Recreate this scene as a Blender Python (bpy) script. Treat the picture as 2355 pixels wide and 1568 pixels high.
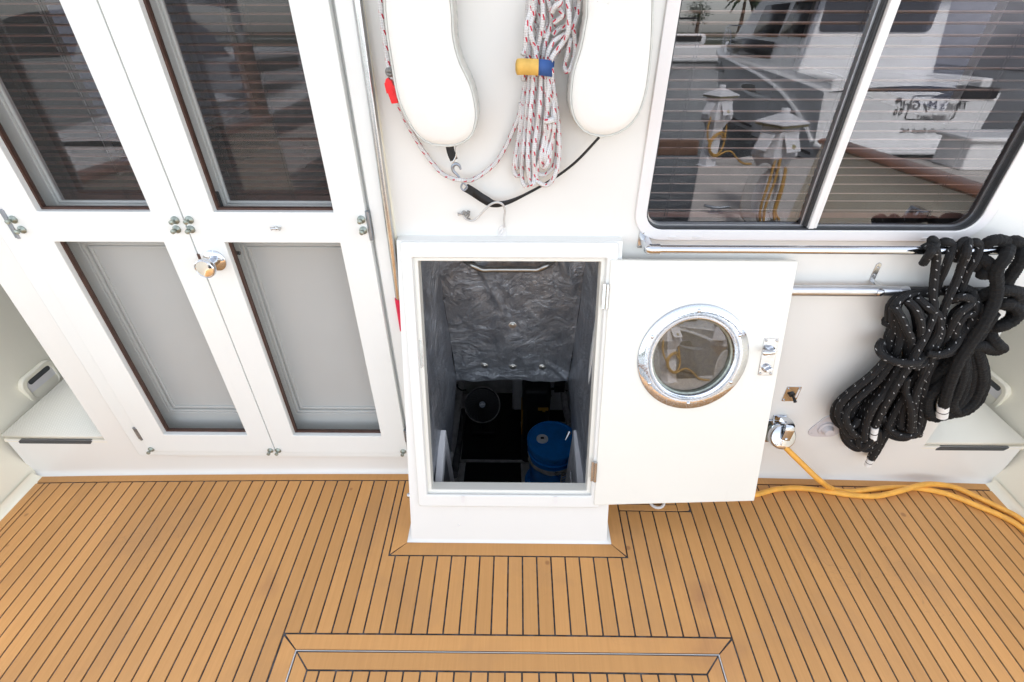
import bpy, bmesh, math, random
import numpy as np
from math import sin, cos, tan, pi, radians, atan2, sqrt
from mathutils import Vector, Matrix
random.seed(7)
rnd = random.uniform
for o in list(bpy.data.objects): bpy.data.objects.remove(o)
SC = bpy.context.scene

# ------------------------------------------------------------------ camera, sky, sun, exposure
FPX = 1122.; TH = radians(37.05); PS = radians(.55); EYE = 1.65          # focal (px of a 2354 px wide picture), pitch, yaw, eye height
cam = bpy.data.cameras.new('camera'); cam.sensor_width = 36; cam.lens = FPX/2354*36
cam.clip_start = .02; cam.clip_end = 2000
co = bpy.data.objects.new('camera', cam); SC.collection.objects.link(co)
co.location = (0, 0, EYE); co.rotation_euler = (pi/2-TH, 0, PS)
SC.camera = co
SC.render.resolution_x = 1024; SC.render.resolution_y = 682

SUN_EL, SUN_AZ = radians(47), radians(-3)      # azimuth: clockwise from +Y; ahead, so the cockpit lies in the cabin's shade
W = bpy.data.worlds.new('World'); SC.world = W; W.use_nodes = True
wn = W.node_tree.nodes; wl_ = W.node_tree.links; wn.clear()
sky = wn.new('ShaderNodeTexSky'); sky.sky_type = 'NISHITA'; sky.sun_disc = False
sky.sun_elevation = SUN_EL; sky.sun_rotation = SUN_AZ
sky.air_density = 1.0; sky.dust_density = 1.2; sky.ozone_density = 1.0
hs = wn.new('ShaderNodeHueSaturation'); hs.inputs['Saturation'].default_value = .34      # a veil of cloud
bg = wn.new('ShaderNodeBackground'); bg.inputs['Strength'].default_value = .10
wo = wn.new('ShaderNodeOutputWorld')
wl_.new(sky.outputs[0], hs.inputs['Color']); wl_.new(hs.outputs[0], bg.inputs['Color']); wl_.new(bg.outputs[0], wo.inputs['Surface'])
sl = bpy.data.lights.new('sun', 'SUN'); sl.energy = 2.0; sl.angle = radians(14); sl.color = (1, .985, .96)
so = bpy.data.objects.new('sun', sl); SC.collection.objects.link(so)
sd = Vector((sin(SUN_AZ)*cos(SUN_EL), cos(SUN_AZ)*cos(SUN_EL), sin(SUN_EL)))
so.rotation_euler = sd.to_track_quat('Z', 'Y').to_euler(); so.location = (0, -6, 12)
VS = SC.view_settings; VS.view_transform = 'Standard'; VS.look = 'None'; VS.exposure = 2.56; VS.gamma = 1; VS.use_curve_mapping = False

# ------------------------------------------------------------------ pixel -> ray helpers (pixels of the 2354 x 1568 picture)
def V(*a): return np.array(a, float)
_f = V(-sin(PS)*cos(TH), cos(PS)*cos(TH), -sin(TH)); _r = V(cos(PS), sin(PS), 0); _u = V(-sin(PS)*sin(TH), cos(PS)*sin(TH), cos(TH))
CAM = V(0, 0, EYE)
def ray(px, py): return _f + (px-1177)/FPX*_r + (784-py)/FPX*_u
class Frame:
    def __init__(s, o, ex, ey, ez): s.o, s.x, s.y, s.z = V(*o), V(*ex), V(*ey), V(*ez)
    def __call__(s, a, b, c=0.): return s.o + a*s.x + b*s.y + c*s.z
    def px(s, x, y, c=0.):                       # pixel -> (a, b) on the plane at height c of this frame
        d = ray(x, y); p0 = s.o + c*s.z
        t = np.dot(p0-CAM, s.z)/np.dot(d, s.z); p = CAM + t*d - s.o
        return float(np.dot(p, s.x)), float(np.dot(p, s.y))
    def P(s, x, y, c=0.): a, b = s.px(x, y, c); return s(a, b, c)
    def at(s, a, b, c=0.): return Frame(s(a, b, c), s.x, s.y, s.z)
    def rot(s, ang):                              # turned about its own z
        return Frame(s.o, cos(ang)*s.x+sin(ang)*s.y, -sin(ang)*s.x+cos(ang)*s.y, s.z)
def nrm(v): v = V(*v); return v/np.linalg.norm(v)
def frame_z(o, z, up=(0, 0, 1)):
    z = nrm(z); x = np.cross(V(*up), z)
    if np.linalg.norm(x) < 1e-6: x = V(1, 0, 0)
    x = nrm(x); return Frame(o, x, np.cross(z, x), z)
G0 = Frame((0, 0, 0), (1, 0, 0), (0, 1, 0), (0, 0, 1))
RHO = radians(2.4); Y0 = 1.29
WF = Frame((0, Y0, 0), (1, 0, 0), (0, sin(RHO), cos(RHO)), (0, -cos(RHO), sin(RHO)))       # cabin bulkhead: across, up, out
LEAN = radians(18); HF = Frame((0, .97, 0), (1, 0, 0), (0, sin(LEAN), cos(LEAN)), (0, -cos(LEAN), sin(LEAN)))  # hatch face
def px_y(x, y, Y): d = ray(x, y); return CAM + (Y-CAM[1])/d[1]*d
def px_x(x, y, X): d = ray(x, y); return CAM + (X-CAM[0])/d[0]*d
def px_z(x, y, Z): d = ray(x, y); return CAM + (Z-CAM[2])/d[2]*d
ZA = lambda x, y: (x*.3928, y*.3928)
ZB = lambda x, y: (x*.439, 489.1+y*.439)
ZC = lambda x, y: (815.2+x*.3697, y*.3697)
ZD = lambda x, y: (1449.3+x*.3842, y*.3842)
ZE = lambda x, y: (869.6+.4044*x, 543.5+.4044*y)
ZF = lambda x, y: (1340.6+.4304*x, 543.5+.4304*y)
ZG = lambda x, y: (.5*x, 1041.7+.5*y)
ZH = lambda x, y: (1177.5+.4996*x, 1041.7+.4996*y)
A2 = lambda x, y: (942+.2311*x, 815.2+.2311*y)
B2 = lambda x, y: (1884.1+.3581*x, 525.4+.3581*y)
C2 = lambda x, y: (1449.3+.26*x, 679.3+.26*y)
D2 = lambda x, y: (1132.2+.2889*x, .2889*y)
G2 = lambda x, y: (942+.208*x, 579.7+.208*y)
H2 = lambda x, y: (344.2+.26155*x, 434.8+.26155*y)

# ------------------------------------------------------------------ mesh helpers
def smooth_path(pts, n=8, closed=False):
    P = [V(*p) for p in pts]
    if len(P) < 3: return P
    Q = [P[-1]]+P+[P[0], P[1]] if closed else [2*P[0]-P[1]]+P+[2*P[-1]-P[-2]]
    out = []
    m = len(P) if closed else len(P)-1
    for i in range(m):
        p0, p1, p2, p3 = Q[i], Q[i+1], Q[i+2], Q[i+3]
        for k in range(n):
            t = k/n
            out.append(.5*((2*p1)+(p2-p0)*t+(2*p0-5*p1+4*p2-p3)*t*t+(3*p1-p0-3*p2+p3)*t**3))
    if not closed: out.append(P[-1])
    return out
JR = random.Random(11)
class MB:
    def __init__(s): s.v = []; s.f = []; s.uv = []
    def add(s, vs, fs, uvs=None):
        b = len(s.v); s.v += [tuple(map(float, p)) for p in vs]
        for i, f in enumerate(fs):
            s.f.append(tuple(b+k for k in f)); s.uv.append(uvs[i] if uvs else None)
        return s
    def box(s, fr, x0, x1, y0, y1, z0, z1):
        vs = [fr(x, y, z) for z in (z0, z1) for y in (y0, y1) for x in (x0, x1)]
        return s.add(vs, [(0, 2, 3, 1), (4, 5, 7, 6), (0, 1, 5, 4), (2, 6, 7, 3), (0, 4, 6, 2), (1, 3, 7, 5)])
    def prism(s, fr, poly, z0, z1):
        n = len(poly); vs = [fr(a, b, z0) for a, b in poly]+[fr(a, b, z1) for a, b in poly]
        return s.add(vs, [tuple(range(n-1, -1, -1)), tuple(range(n, 2*n))]+[(i, (i+1) % n, n+(i+1) % n, n+i) for i in range(n)])
    def ring(s, fr, outer, inner, z0, z1):        # a flat frame between two outlines with the same number of points
        n = len(outer)
        vs = [fr(a, b, z) for z in (z0, z1) for q in (outer, inner) for a, b in q]
        fs = []
        for i in range(n):
            j = (i+1) % n
            fs += [(i, n+i, n+j, j), (2*n+i, 2*n+j, 3*n+j, 3*n+i), (i, j, 2*n+j, 2*n+i), (n+i, 3*n+i, 3*n+j, n+j)]
        return s.add(vs, fs)
    def tube(s, pts, r, seg=10, n=8, closed=False, caps=True, flat=None, up=None, jit=0.):
        P = smooth_path(pts, n, closed) if n > 1 else [V(*p) for p in pts]
        m = len(P); R = r if callable(r) else (lambda t: r)
        T = [nrm((P[(i+1) % m] if closed else P[min(i+1, m-1)])-(P[i-1] if closed else P[max(i-1, 0)])+1e-9) for i in range(m)]
        a = V(*up) if up is not None else (V(0, 0, 1) if abs(T[0][2]) < .9 else V(1, 0, 0))
        nx = nrm(a-np.dot(a, T[0])*T[0]); L = 0.; vs = []; us = []
        for i in range(m):
            if i: L += float(np.linalg.norm(P[i]-P[i-1]))
            nx = nrm(nx-np.dot(nx, T[i])*T[i]); ny = np.cross(T[i], nx)
            rr = R(i/max(m-1, 1))
            for k in range(seg):
                an = 2*pi*k/seg; c, q = cos(an), sin(an)
                if flat: c *= flat[0]; q *= flat[1]
                vs.append(P[i]+rr*(1+(JR.uniform(-jit, jit) if jit else 0))*(c*nx+q*ny))
            us.append(L)
        fs, uv = [], []
        for i in range(m if closed else m-1):
            j = (i+1) % m; lu = us[j] if j else L+float(np.linalg.norm(P[0]-P[-1]))
            for k in range(seg):
                l = (k+1) % seg
                fs.append((i*seg+k, i*seg+l, j*seg+l, j*seg+k)); uv.append([(us[i], k/seg), (us[i], (k+1)/seg), (lu, (k+1)/seg), (lu, k/seg)])
        if caps and not closed:
            fs += [tuple(range(seg-1, -1, -1)), tuple((m-1)*seg+k for k in range(seg))]; uv += [[(0, .5)]*seg]*2
        return s.add(vs, fs, uv)
    def lathe(s, fr, prof, seg=32, sx=1, sy=1):
        n = len(prof); vs = []; fs = []
        for i, (r, z) in enumerate(prof):
            for k in range(seg): a = 2*pi*k/seg; vs.append(fr(r*sx*cos(a), r*sy*sin(a), z))
        for i in range(n-1):
            for k in range(seg):
                l = (k+1) % seg; fs.append((i*seg+k, i*seg+l, (i+1)*seg+l, (i+1)*seg+k))
        if prof[0][0] > 1e-6: fs.append(tuple(range(seg-1, -1, -1)))
        if prof[-1][0] > 1e-6: fs.append(tuple((n-1)*seg+k for k in range(seg)))
        return s.add(vs, fs)
    def grid(s, fn, nu, nv):
        vs = [fn(i/nu, j/nv) for j in range(nv+1) for i in range(nu+1)]
        fs = [(j*(nu+1)+i, j*(nu+1)+i+1, (j+1)*(nu+1)+i+1, (j+1)*(nu+1)+i) for j in range(nv) for i in range(nu)]
        uv = [[(i/nu, j/nv), ((i+1)/nu, j/nv), ((i+1)/nu, (j+1)/nv), (i/nu, (j+1)/nv)] for j in range(nv) for i in range(nu)]
        return s.add(vs, fs, uv)
    def build(s, name, mat, parent=None, bevel=0., smooth=40, solid=0., segs=2, fixn=True):
        me = bpy.data.meshes.new(name); me.from_pydata(s.v, [], s.f)
        if any(s.uv):
            ul = me.uv_layers.new(name='UVMap'); k = 0
            for f, u in zip(s.f, s.uv):
                for i in range(len(f)):
                    if u: ul.data[k].uv = u[i]
                    k += 1
        if fixn:
            bm = bmesh.new(); bm.from_mesh(me); bmesh.ops.recalc_face_normals(bm, faces=bm.faces); bm.to_mesh(me); bm.free()
        if smooth:
            me.polygons.foreach_set('use_smooth', [True]*len(me.polygons)); me.set_sharp_from_angle(angle=radians(smooth))
        me.materials.append(MAT[mat]); o = bpy.data.objects.new(name, me); SC.collection.objects.link(o)
        if solid: m = o.modifiers.new('thickness', 'SOLIDIFY'); m.thickness = solid; m.offset = -1
        if bevel:
            m = o.modifiers.new('bevel', 'BEVEL'); m.width = bevel; m.segments = segs; m.limit_method = 'ANGLE'; m.angle_limit = radians(50)
            m.harden_normals = False
        if parent is not None: attach(o, parent)
        return o
def attach(o, p):
    o.parent = p
    if p.type == 'EMPTY': o.matrix_parent_inverse = Matrix.Translation(-p.location)      # meshes are all drawn in world coordinates
def tag(o, label, cat, group=None, kind=None):
    o['label'] = label; o['category'] = cat
    if group: o['group'] = group
    if kind: o['kind'] = kind
    return o
def thing(name, label, cat, loc=(0, 0, 0), group=None):
    e = bpy.data.objects.new(name, None); SC.collection.objects.link(e); e.location = loc; e.empty_display_size = .1
    return tag(e, label, cat, group)
def structure(o): o['kind'] = 'structure'; return o
def rrect(x0, x1, y0, y1, r, n=6):
    out = []
    for cx, cy, a in ((x1-r, y1-r, 0), (x0+r, y1-r, 90), (x0+r, y0+r, 180), (x1-r, y0+r, 270)):
        for k in range(n+1): t = radians(a+90*k/n); out.append((cx+r*cos(t), cy+r*sin(t)))
    return out
def rect(x0, x1, y0, y1): return [(x1, y1), (x0, y1), (x0, y0), (x1, y0)]
def circ(cx, cy, r, n=32): return [(cx+r*cos(2*pi*k/n), cy+r*sin(2*pi*k/n)) for k in range(n)]
def screw(fr, a, b, c, r=.006):                   # a dome head with a cross slot cut as two thin bars
    m = MB(); m.lathe(fr.at(a, b, c), [(r, -.001), (r, .001), (r*.75, .0028), (r*.3, .0036), (0, .0038)], 14)
    return m

# ------------------------------------------------------------------ materials
MAT = {}
class NT:
    def __init__(s, name):
        m = bpy.data.materials.new(name); m.use_nodes = True; s.m = m; s.t = m.node_tree; s.n = s.t.nodes; s.b = s.n['Principled BSDF']; s.out = s.n['Material Output']; MAT[name] = m
    def new(s, t, **kw):
        nd = s.n.new('ShaderNode'+t)
        for k, v in kw.items():
            if k.startswith('i_'): nd.inputs[k[2:].replace('_', ' ')].default_value = v
            else: setattr(nd, k, v)
        return nd
    def link(s, a, b): s.t.links.new(a, b)
    def set(s, **kw):
        for k, v in kw.items(): s.b.inputs[k.replace('_', ' ')].default_value = v
        return s
    def obj(s, scale=None):
        tc = s.new('TexCoord'); o = tc.outputs['Object']
        if scale:
            mp = s.new('Mapping'); mp.inputs['Scale'].default_value = scale; s.link(o, mp.inputs['Vector']); o = mp.outputs[0]
        return o
    def uv(s, scale=None):
        tc = s.new('TexCoord'); o = tc.outputs['UV']
        if scale:
            mp = s.new('Mapping'); mp.inputs['Scale'].default_value = scale; s.link(o, mp.inputs['Vector']); o = mp.outputs[0]
        return o
    def noise(s, vec, scale, detail=4, rough=.55, dist=0.):
        nd = s.new('TexNoise'); nd.inputs['Scale'].default_value = scale; nd.inputs['Detail'].default_value = detail
        nd.inputs['Roughness'].default_value = rough; nd.inputs['Distortion'].default_value = dist
        if vec is not None: s.link(vec, nd.inputs['Vector'])
        return nd.outputs[0]
    def ramp(s, fac, stops):
        nd = s.new('ValToRGB'); e = nd.color_ramp.elements
        while len(e) < len(stops): e.new(.5)
        for q, (p, c) in zip(e, stops): q.position = p; q.color = tuple(c)+(1,) if len(c) == 3 else c
        s.link(fac, nd.inputs[0]); return nd.outputs[0]
    def mix(s, fac, a, b, mode='MIX'):
        nd = s.new('Mix'); nd.data_type = 'RGBA'; nd.blend_type = mode
        for i, x in ((0, fac), (6, a), (7, b)):
            if hasattr(x, 'node'): s.link(x, nd.inputs[i])
            else: nd.inputs[i].default_value = x if not isinstance(x, tuple) or len(x) == 4 else tuple(x)+(1,)
        return nd.outputs[2]
    def math(s, op, a, b=None, c=None, clamp=False):
        nd = s.new('Math'); nd.operation = op; nd.use_clamp = clamp
        for i, x in enumerate((a, b, c)):
            if x is None: continue
            if hasattr(x, 'node'): s.link(x, nd.inputs[i])
            else: nd.inputs[i].default_value = x
        return nd.outputs[0]
    def bump(s, h, strength=.3, dist=.002, normal=None):
        nd = s.new('Bump'); nd.inputs['Strength'].default_value = strength; nd.inputs['Distance'].default_value = dist
        s.link(h, nd.inputs['Height'])
        if normal is not None: s.link(normal, nd.inputs['Normal'])
        s.link(nd.outputs[0], s.b.inputs['Normal']); return nd.outputs[0]
    def color(s, c): s.link(c, s.b.inputs['Base Color']) if hasattr(c, 'node') else s.b.inputs['Base Color'].__setattr__('default_value', tuple(c)+(1,)); return s
def plain(name, col, rough=.5, metal=0., var=.06, scale=9, coat=0., bump=0., bscale=180, ior=1.45):
    k = NT(name); k.set(Roughness=rough, Metallic=metal, IOR=ior); o = k.obj()
    nz = k.noise(o, scale, 5)
    lo = tuple(c*(1-var) for c in col); hi = tuple(min(1, c*(1+var)) for c in col)
    k.color(k.ramp(nz, [(.3, lo), (.7, hi)]))
    if coat: k.set(Coat_Weight=coat, Coat_Roughness=.12)
    if bump: k.bump(k.noise(o, bscale, 3), bump, .001)
    n2 = k.noise(o, scale*3.1, 4)
    rr = k.new('MapRange'); rr.inputs[3].default_value = max(0, rough*.82); rr.inputs[4].default_value = min(1, rough*1.18); k.link(n2, rr.inputs[0]); k.link(rr.outputs[0], k.b.inputs['Roughness'])
    return k
def gelcoat(name, col, rough=.3):
    k = NT(name); o = k.obj(); k.set(IOR=1.48, Coat_Weight=.15, Coat_Roughness=.15)
    big = k.noise(o, 2.2, 3); fine = k.noise(o, 60, 6, .65)
    c = k.ramp(big, [(.3, tuple(x*.965 for x in col)), (.7, col)])
    st = k.noise(k.obj((26, 26, 1.6)), 1.4, 5, .6)
    c = k.mix(k.ramp(st, [(.62, (0, 0, 0)), (.82, (.10, .10, .10))]), c, (.52, .49, .42))     # faint run-off streaks
    k.color(k.mix(k.ramp(fine, [(.68, (0, 0, 0)), (.8, (.12, .12, .12))]), c, (.55, .53, .47)))
    rr = k.new('MapRange'); rr.inputs[3].default_value = rough*.8; rr.inputs[4].default_value = rough*1.35; k.link(fine, rr.inputs[0]); k.link(rr.outputs[0], k.b.inputs['Roughness'])
    k.bump(k.noise(o, 14, 3), .08, .004)
    return k
gelcoat('gelcoat', (.80, .795, .76)); gelcoat('gelcoat_cream', (.85, .805, .66), .38); gelcoat('door_paint', (.79, .805, .78), .34)
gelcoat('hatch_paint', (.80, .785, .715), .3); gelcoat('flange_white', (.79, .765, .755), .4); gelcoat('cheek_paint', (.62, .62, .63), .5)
k = NT('nonskid'); o = k.obj(); k.set(Roughness=.6)
wv = k.new('TexWave', bands_direction='DIAGONAL'); wv.inputs['Scale'].default_value = 90; wv.inputs['Distortion'].default_value = .5; k.link(o, wv.inputs['Vector'])
k.color(k.ramp(wv.outputs[1], [(0, (.78, .745, .64)), (1, (.84, .81, .71))])); k.bump(wv.outputs[1], .5, .0015)
def teak(name, tint=1.):
    k = NT(name); g = k.obj(); k.set(Roughness=.52, IOR=1.45)
    grain = k.noise(k.obj((150, 4, 150)), 1.0, 6, .6, .3); oi = k.new('ObjectInfo')
    base = k.ramp(grain, [(.25, (.53*tint, .265*tint, .086*tint)), (.75, (.595*tint, .305*tint, .105*tint))])
    per = k.ramp(oi.outputs['Random'], [(0, (.90, .89, .87)), (.5, (1, 1, 1)), (1, (1.05, 1.04, 1.03))])
    base = k.mix(1., base, per, 'MULTIPLY')
    wear = k.noise(g, 3.3, 5, .6, .4)
    base = k.mix(k.ramp(wear, [(.5, (0, 0, 0)), (.78, (.45, .45, .45))]), base, (.33, .185, .09))
    wash = k.noise(g, 7.7, 6, .7, .8)
    base = k.mix(k.ramp(wash, [(.62, (0, 0, 0)), (.8, (.22, .22, .22))]), base, (.50, .33, .19))
    # round drip stains
    vo = k.new('TexVoronoi'); vo.inputs['Scale'].default_value = 6.5; vo.inputs['Randomness'].default_value = 1; k.link(g, vo.inputs['Vector'])
    spot = k.ramp(vo.outputs['Distance'], [(.045, (1, 1, 1)), (.075, (0, 0, 0))])
    pick = k.new('SeparateColor'); k.link(vo.outputs['Color'], pick.inputs[0])
    sel = k.math('MULTIPLY', k.math('GREATER_THAN', pick.outputs[0], .62), spot)
    base = k.mix(k.math('MULTIPLY', sel, .58), base, (.20, .075, .03))
    # one worn, dirty patch beside the cabin hatch and a few scuffs
    def blot(x, y, r, amt, col):
        d = k.new('VectorMath', operation='DISTANCE'); nz = k.new('Mix'); nz.data_type = 'VECTOR'; nz.inputs[0].default_value = .12
        n3 = k.new('TexNoise'); n3.inputs['Scale'].default_value = 9; n3.inputs['Detail'].default_value = 5; k.link(g, n3.inputs['Vector'])
        ad = k.new('VectorMath', operation='MULTIPLY_ADD'); k.link(n3.outputs['Color'], ad.inputs[0]); ad.inputs[1].default_value = (.16, .16, 0); k.link(g, ad.inputs[2])
        k.link(ad.outputs[0], d.inputs[0]); d.inputs[1].default_value = (x+.08, y+.08, 0)
        f = k.ramp(k.math('DIVIDE', d.outputs['Value'], r), [(.1, (amt, amt, amt)), (1, (0, 0, 0))])
        return k.mix(f, base, col)
    p = px_z(1622, 1375, 0); base = blot(p[0], p[1], .075, .40, (.22, .09, .055))
    p = px_z(1640, 1490, 0); base = blot(p[0], p[1], .10, .35, (.25, .11, .06))
    p = px_z(610, 1350, 0); base = blot(p[0], p[1], .06, .3, (.26, .11, .06))
    # long fine scratches
    for (sc, w) in (((3, 1.2, 1), .5), ((1.4, 3.1, 1), .4)):
        n4 = k.noise(k.obj(sc), 2.1, 2, .5, 2.2)
        ln = k.ramp(n4, [(.496, (0, 0, 0)), (.4995, (1, 1, 1)), (.503, (0, 0, 0))])
        gate = k.ramp(k.noise(g, 1.7, 2), [(.56, (0, 0, 0)), (.64, (w, w, w))])
        base = k.mix(k.math('MULTIPLY', ln, gate), base, (.30, .15, .07))
    k.color(base)
    rr = k.new('MapRange'); rr.inputs[3].default_value = .42; rr.inputs[4].default_value = .66; k.link(wear, rr.inputs[0]); k.link(rr.outputs[0], k.b.inputs['Roughness'])
    k.bump(grain, .12, .0006)
teak('teak'); teak('teak_margin', 1.04)
k = NT('caulk'); k.set(Roughness=.55); k.color(k.ramp(k.noise(k.obj(), 40, 5), [(.45, (.016, .016, .018)), (.78, (.11, .11, .12))]))
plain('chrome', (.62, .64, .67), .07, 1, .03, 30); plain('stainless', (.52, .52, .52), .22, 1, .08, 40); plain('aluminium', (.60, .61, .63), .34, 1, .06, 25)
plain('dull_steel', (.30, .30, .29), .3, 1, .1, 40); plain('old_bronze', (.30, .33, .29), .42, .8, .25, 90); plain('steel_hinge', (.30, .33, .37), .4, .9, .2, 60)
plain('brown_bead', (.075, .035, .024), .5, 0, .25, 40); plain('black_plastic', (.012, .012, .013), .42, 0, .2, 30); plain('black_rubber', (.028, .029, .031), .5, 0, .2, 30)
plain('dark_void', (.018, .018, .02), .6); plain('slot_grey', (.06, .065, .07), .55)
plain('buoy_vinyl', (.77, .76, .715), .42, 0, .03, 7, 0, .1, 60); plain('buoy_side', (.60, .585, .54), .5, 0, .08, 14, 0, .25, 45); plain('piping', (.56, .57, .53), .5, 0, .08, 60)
plain('red_plastic', (.80, .018, .022), .3, 0, .05); plain('red_tape', (.62, .012, .06), .45, 0, .12, 40)
plain('strap_blue', (.035, .095, .29), .7, 0, .1, 50, 0, .4, 900); plain('strap_yellow', (.68, .42, .10), .7, 0, .1, 50, 0, .4, 900)
plain('bungee', (.55, .54, .52), .6, 0, .1, 60); plain('webbing_black', (.014, .014, .015), .6, 0, .2, 200, 0, .5, 900); plain('fitting_plastic', (.62, .59, .60), .35, 0, .03); plain('white_plastic', (.76, .74, .72), .35, 0, .03)
plain('cord_yellow', (.82, .41, .07), .45, 0, .16, 22); plain('dock_cord', (.42, .24, .06), .6, 0, .15, 14); plain('cord_grey', (.42, .41, .40), .7, 0, .12, 60); plain('whipping', (.80, .80, .78), .5, 0, .1, 120)
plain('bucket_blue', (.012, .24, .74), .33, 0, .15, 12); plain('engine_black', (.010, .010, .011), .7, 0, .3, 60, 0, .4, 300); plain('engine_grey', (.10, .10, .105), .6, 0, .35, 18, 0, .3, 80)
plain('bilge_paint', (.70, .69, .67), .6, 0, .2, 9); plain('tank_white', (.8, .8, .8), .45, 0, .08, 8); plain('tool_yellow', (.50, .27, .035), .5, 0, .1); plain('pipe_grey', (.52, .51, .50), .5, 0, .2, 25)
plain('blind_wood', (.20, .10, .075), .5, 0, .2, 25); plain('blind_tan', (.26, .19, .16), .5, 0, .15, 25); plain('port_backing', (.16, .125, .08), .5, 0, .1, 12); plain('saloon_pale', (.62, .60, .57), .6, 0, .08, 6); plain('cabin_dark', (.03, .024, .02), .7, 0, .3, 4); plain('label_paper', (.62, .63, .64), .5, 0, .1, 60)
plain('concrete', (.46, .43, .40), .85, 0, .12, 5, 0, .4, 90); plain('pedestal_white', (.66, .66, .68), .5, 0, .06); plain('pedestal_stain', (.26, .24, .13), .7, 0, .3, 40)
plain('cap_teak', (.20, .085, .045), .35, 0, .25, 9, .3); plain('timber', (.16, .09, .06), .75, 0, .3, 12, 0, .5, 60)
plain('yacht_white', (.78, .78, .78), .25, 0, .03, 2, .2); plain('yacht_grey', (.34, .34, .35), .4, 0, .1, 2); plain('yacht_glass', (.02, .022, .025), .08, 0, .2, 3); plain('canvas_grey', (.24, .24, .26), .8, 0, .12, 3, 0, .4, 60)
plain('canvas_dark', (.03, .03, .034), .8, 0, .15, 3); plain('lettering', (.03, .03, .035), .4); plain('bark', (.10, .07, .05), .9, 0, .3, 20); plain('leaf', (.035, .06, .03), .7, 0, .4, 6)
plain('shore', (.07, .075, .05), .9, 0, .3, .2); plain('hose_red', (.40, .02, .02), .4)
k = NT('pitted_chrome'); o = k.obj(); k.set(Metallic=1); k.color((.50, .53, .58))
n = k.noise(o, 260, 6, .75); msk = k.ramp(n, [(.52, (.06,)*3), (.64, (.55,)*3)]); k.link(msk, k.b.inputs['Roughness'])
k = NT('screen'); o = k.obj()
tr = k.new('BsdfTransparent'); mx = k.new('MixShader'); k.set(Roughness=.8); k.color((.055, .055, .053))
w1 = k.noise(o, 5, 2); fac = k.math('MULTIPLY_ADD', w1, .05, .25); k.link(fac, mx.inputs[0]); k.link(tr.outputs[0], mx.inputs[1]); k.link(k.b.outputs[0], mx.inputs[2]); k.link(mx.outputs[0], k.out.inputs[0])
def glass(name, tint, ior, dirt=.02):
    k = NT(name); o = k.obj(); tr = k.new('BsdfTransparent'); tr.inputs[0].default_value = tuple(tint)+(1,)
    gl = k.new('BsdfGlossy'); gl.inputs['Roughness'].default_value = 0.0; gl.inputs[0].default_value = (.93, .93, .97, 1)
    fr = k.new('Fresnel'); fr.inputs[0].default_value = ior
    ge = k.new('NewGeometry'); fc = k.math('MULTIPLY', k.math('MULTIPLY', fr.outputs[0], 1.75), k.math('SUBTRACT', 1, ge.outputs['Backfacing']), clamp=True)   # both faces of the sheet counted at its front
    m1 = k.new('MixShader'); k.link(fc, m1.inputs[0]); k.link(tr.outputs[0], m1.inputs[1]); k.link(gl.outputs[0], m1.inputs[2])
    k.set(Roughness=.8); k.color((.5, .48, .46)); m2 = k.new('MixShader')
    dn = k.ramp(k.noise(k.obj((40, 40, 2.2)), 2.5, 6, .7), [(.45, (dirt*.4,)*3), (.8, (dirt*2,)*3)])
    k.link(dn, m2.inputs[0]); k.link(m1.outputs[0], m2.inputs[1]); k.link(k.b.outputs[0], m2.inputs[2]); k.link(m2.outputs[0], k.out.inputs[0])
glass('window_glass', (.88, .86, .86), 1.62, .006); glass('saloon_glass', (.22, .23, .27), 1.45, .01); glass('door_glass', (.92, .90, .90), 1.48, .006); glass('port_glass', (.75, .66, .52), 1.6, .03)
def rope(name, col, fleck, pitch, flen, fw, lanes, braid=(260, 5), fuzzy=0.):
    k = NT(name); k.set(Roughness=.85); uv = k.uv(); sp = k.new('SeparateXYZ'); k.link(uv, sp.inputs[0]); u, v = sp.outputs[0], sp.outputs[1]
    d1 = k.math('SINE', k.math('ADD', k.math('MULTIPLY', u, braid[0]*2), k.math('MULTIPLY', v, 2*pi*braid[1])))
    d2 = k.math('SINE', k.math('SUBTRACT', k.math('MULTIPLY', u, braid[0]*2), k.math('MULTIPLY', v, 2*pi*braid[1])))
    br = k.math('MULTIPLY', d1, d2)
    nz = k.noise(k.obj(), 30, 5)
    c = k.ramp(k.math('MULTIPLY_ADD', br, .25, .5), [(.2, tuple(x*.72 for x in col)), (.6, col)])
    c = k.mix(k.ramp(nz, [(.5, (0, 0, 0)), (.8, (.3, .3, .3))]), c, tuple(x*.7 for x in col))
    if fleck:
        lane = k.math('MULTIPLY', v, lanes); lf = k.math('FRACT', lane); li = k.math('FLOOR', lane)
        ph = k.math('FRACT', k.math('ADD', k.math('DIVIDE', u, pitch), k.math('MULTIPLY', li, .37)))
        sk = k.math('ADD', lf, k.math('MULTIPLY', ph, .9))
        near = k.math('LESS_THAN', k.math('ABSOLUTE', k.math('SUBTRACT', sk, .6)), fw)
        on = k.math('MULTIPLY', k.math('LESS_THAN', ph, flen), near)
        c = k.mix(on, c, fleck)
    k.color(c)
    h = k.math('ADD', k.math('MULTIPLY', br, .5), k.math('MULTIPLY', k.noise(k.obj(), 420 if fuzzy else 700, 3), .6+fuzzy))
    k.bump(h, .7, .002+.003*fuzzy)
rope('rope_white', (.72, .71, .70), (.55, .03, .06), .030, .34, .16, 3, (330, 3)); rope('rope_black', (.0065, .0062, .0066), (.42, .42, .42), .034, .17, .06, 3, (300, 5))
rope('rope_fuzzy', (.0045, .0045, .0048), None, 1, 0, 0, 1, (120, 4), 1.0); rope('rope_grey', (.30, .29, .27), None, 1, 0, 0, 1)
k = NT('foil'); o = k.obj(); k.set(Metallic=.75)
st = k.noise(k.obj((60, 60, 3)), 1.0, 6, .65); bl = k.noise(o, 9, 6, .7, .6)
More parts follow.
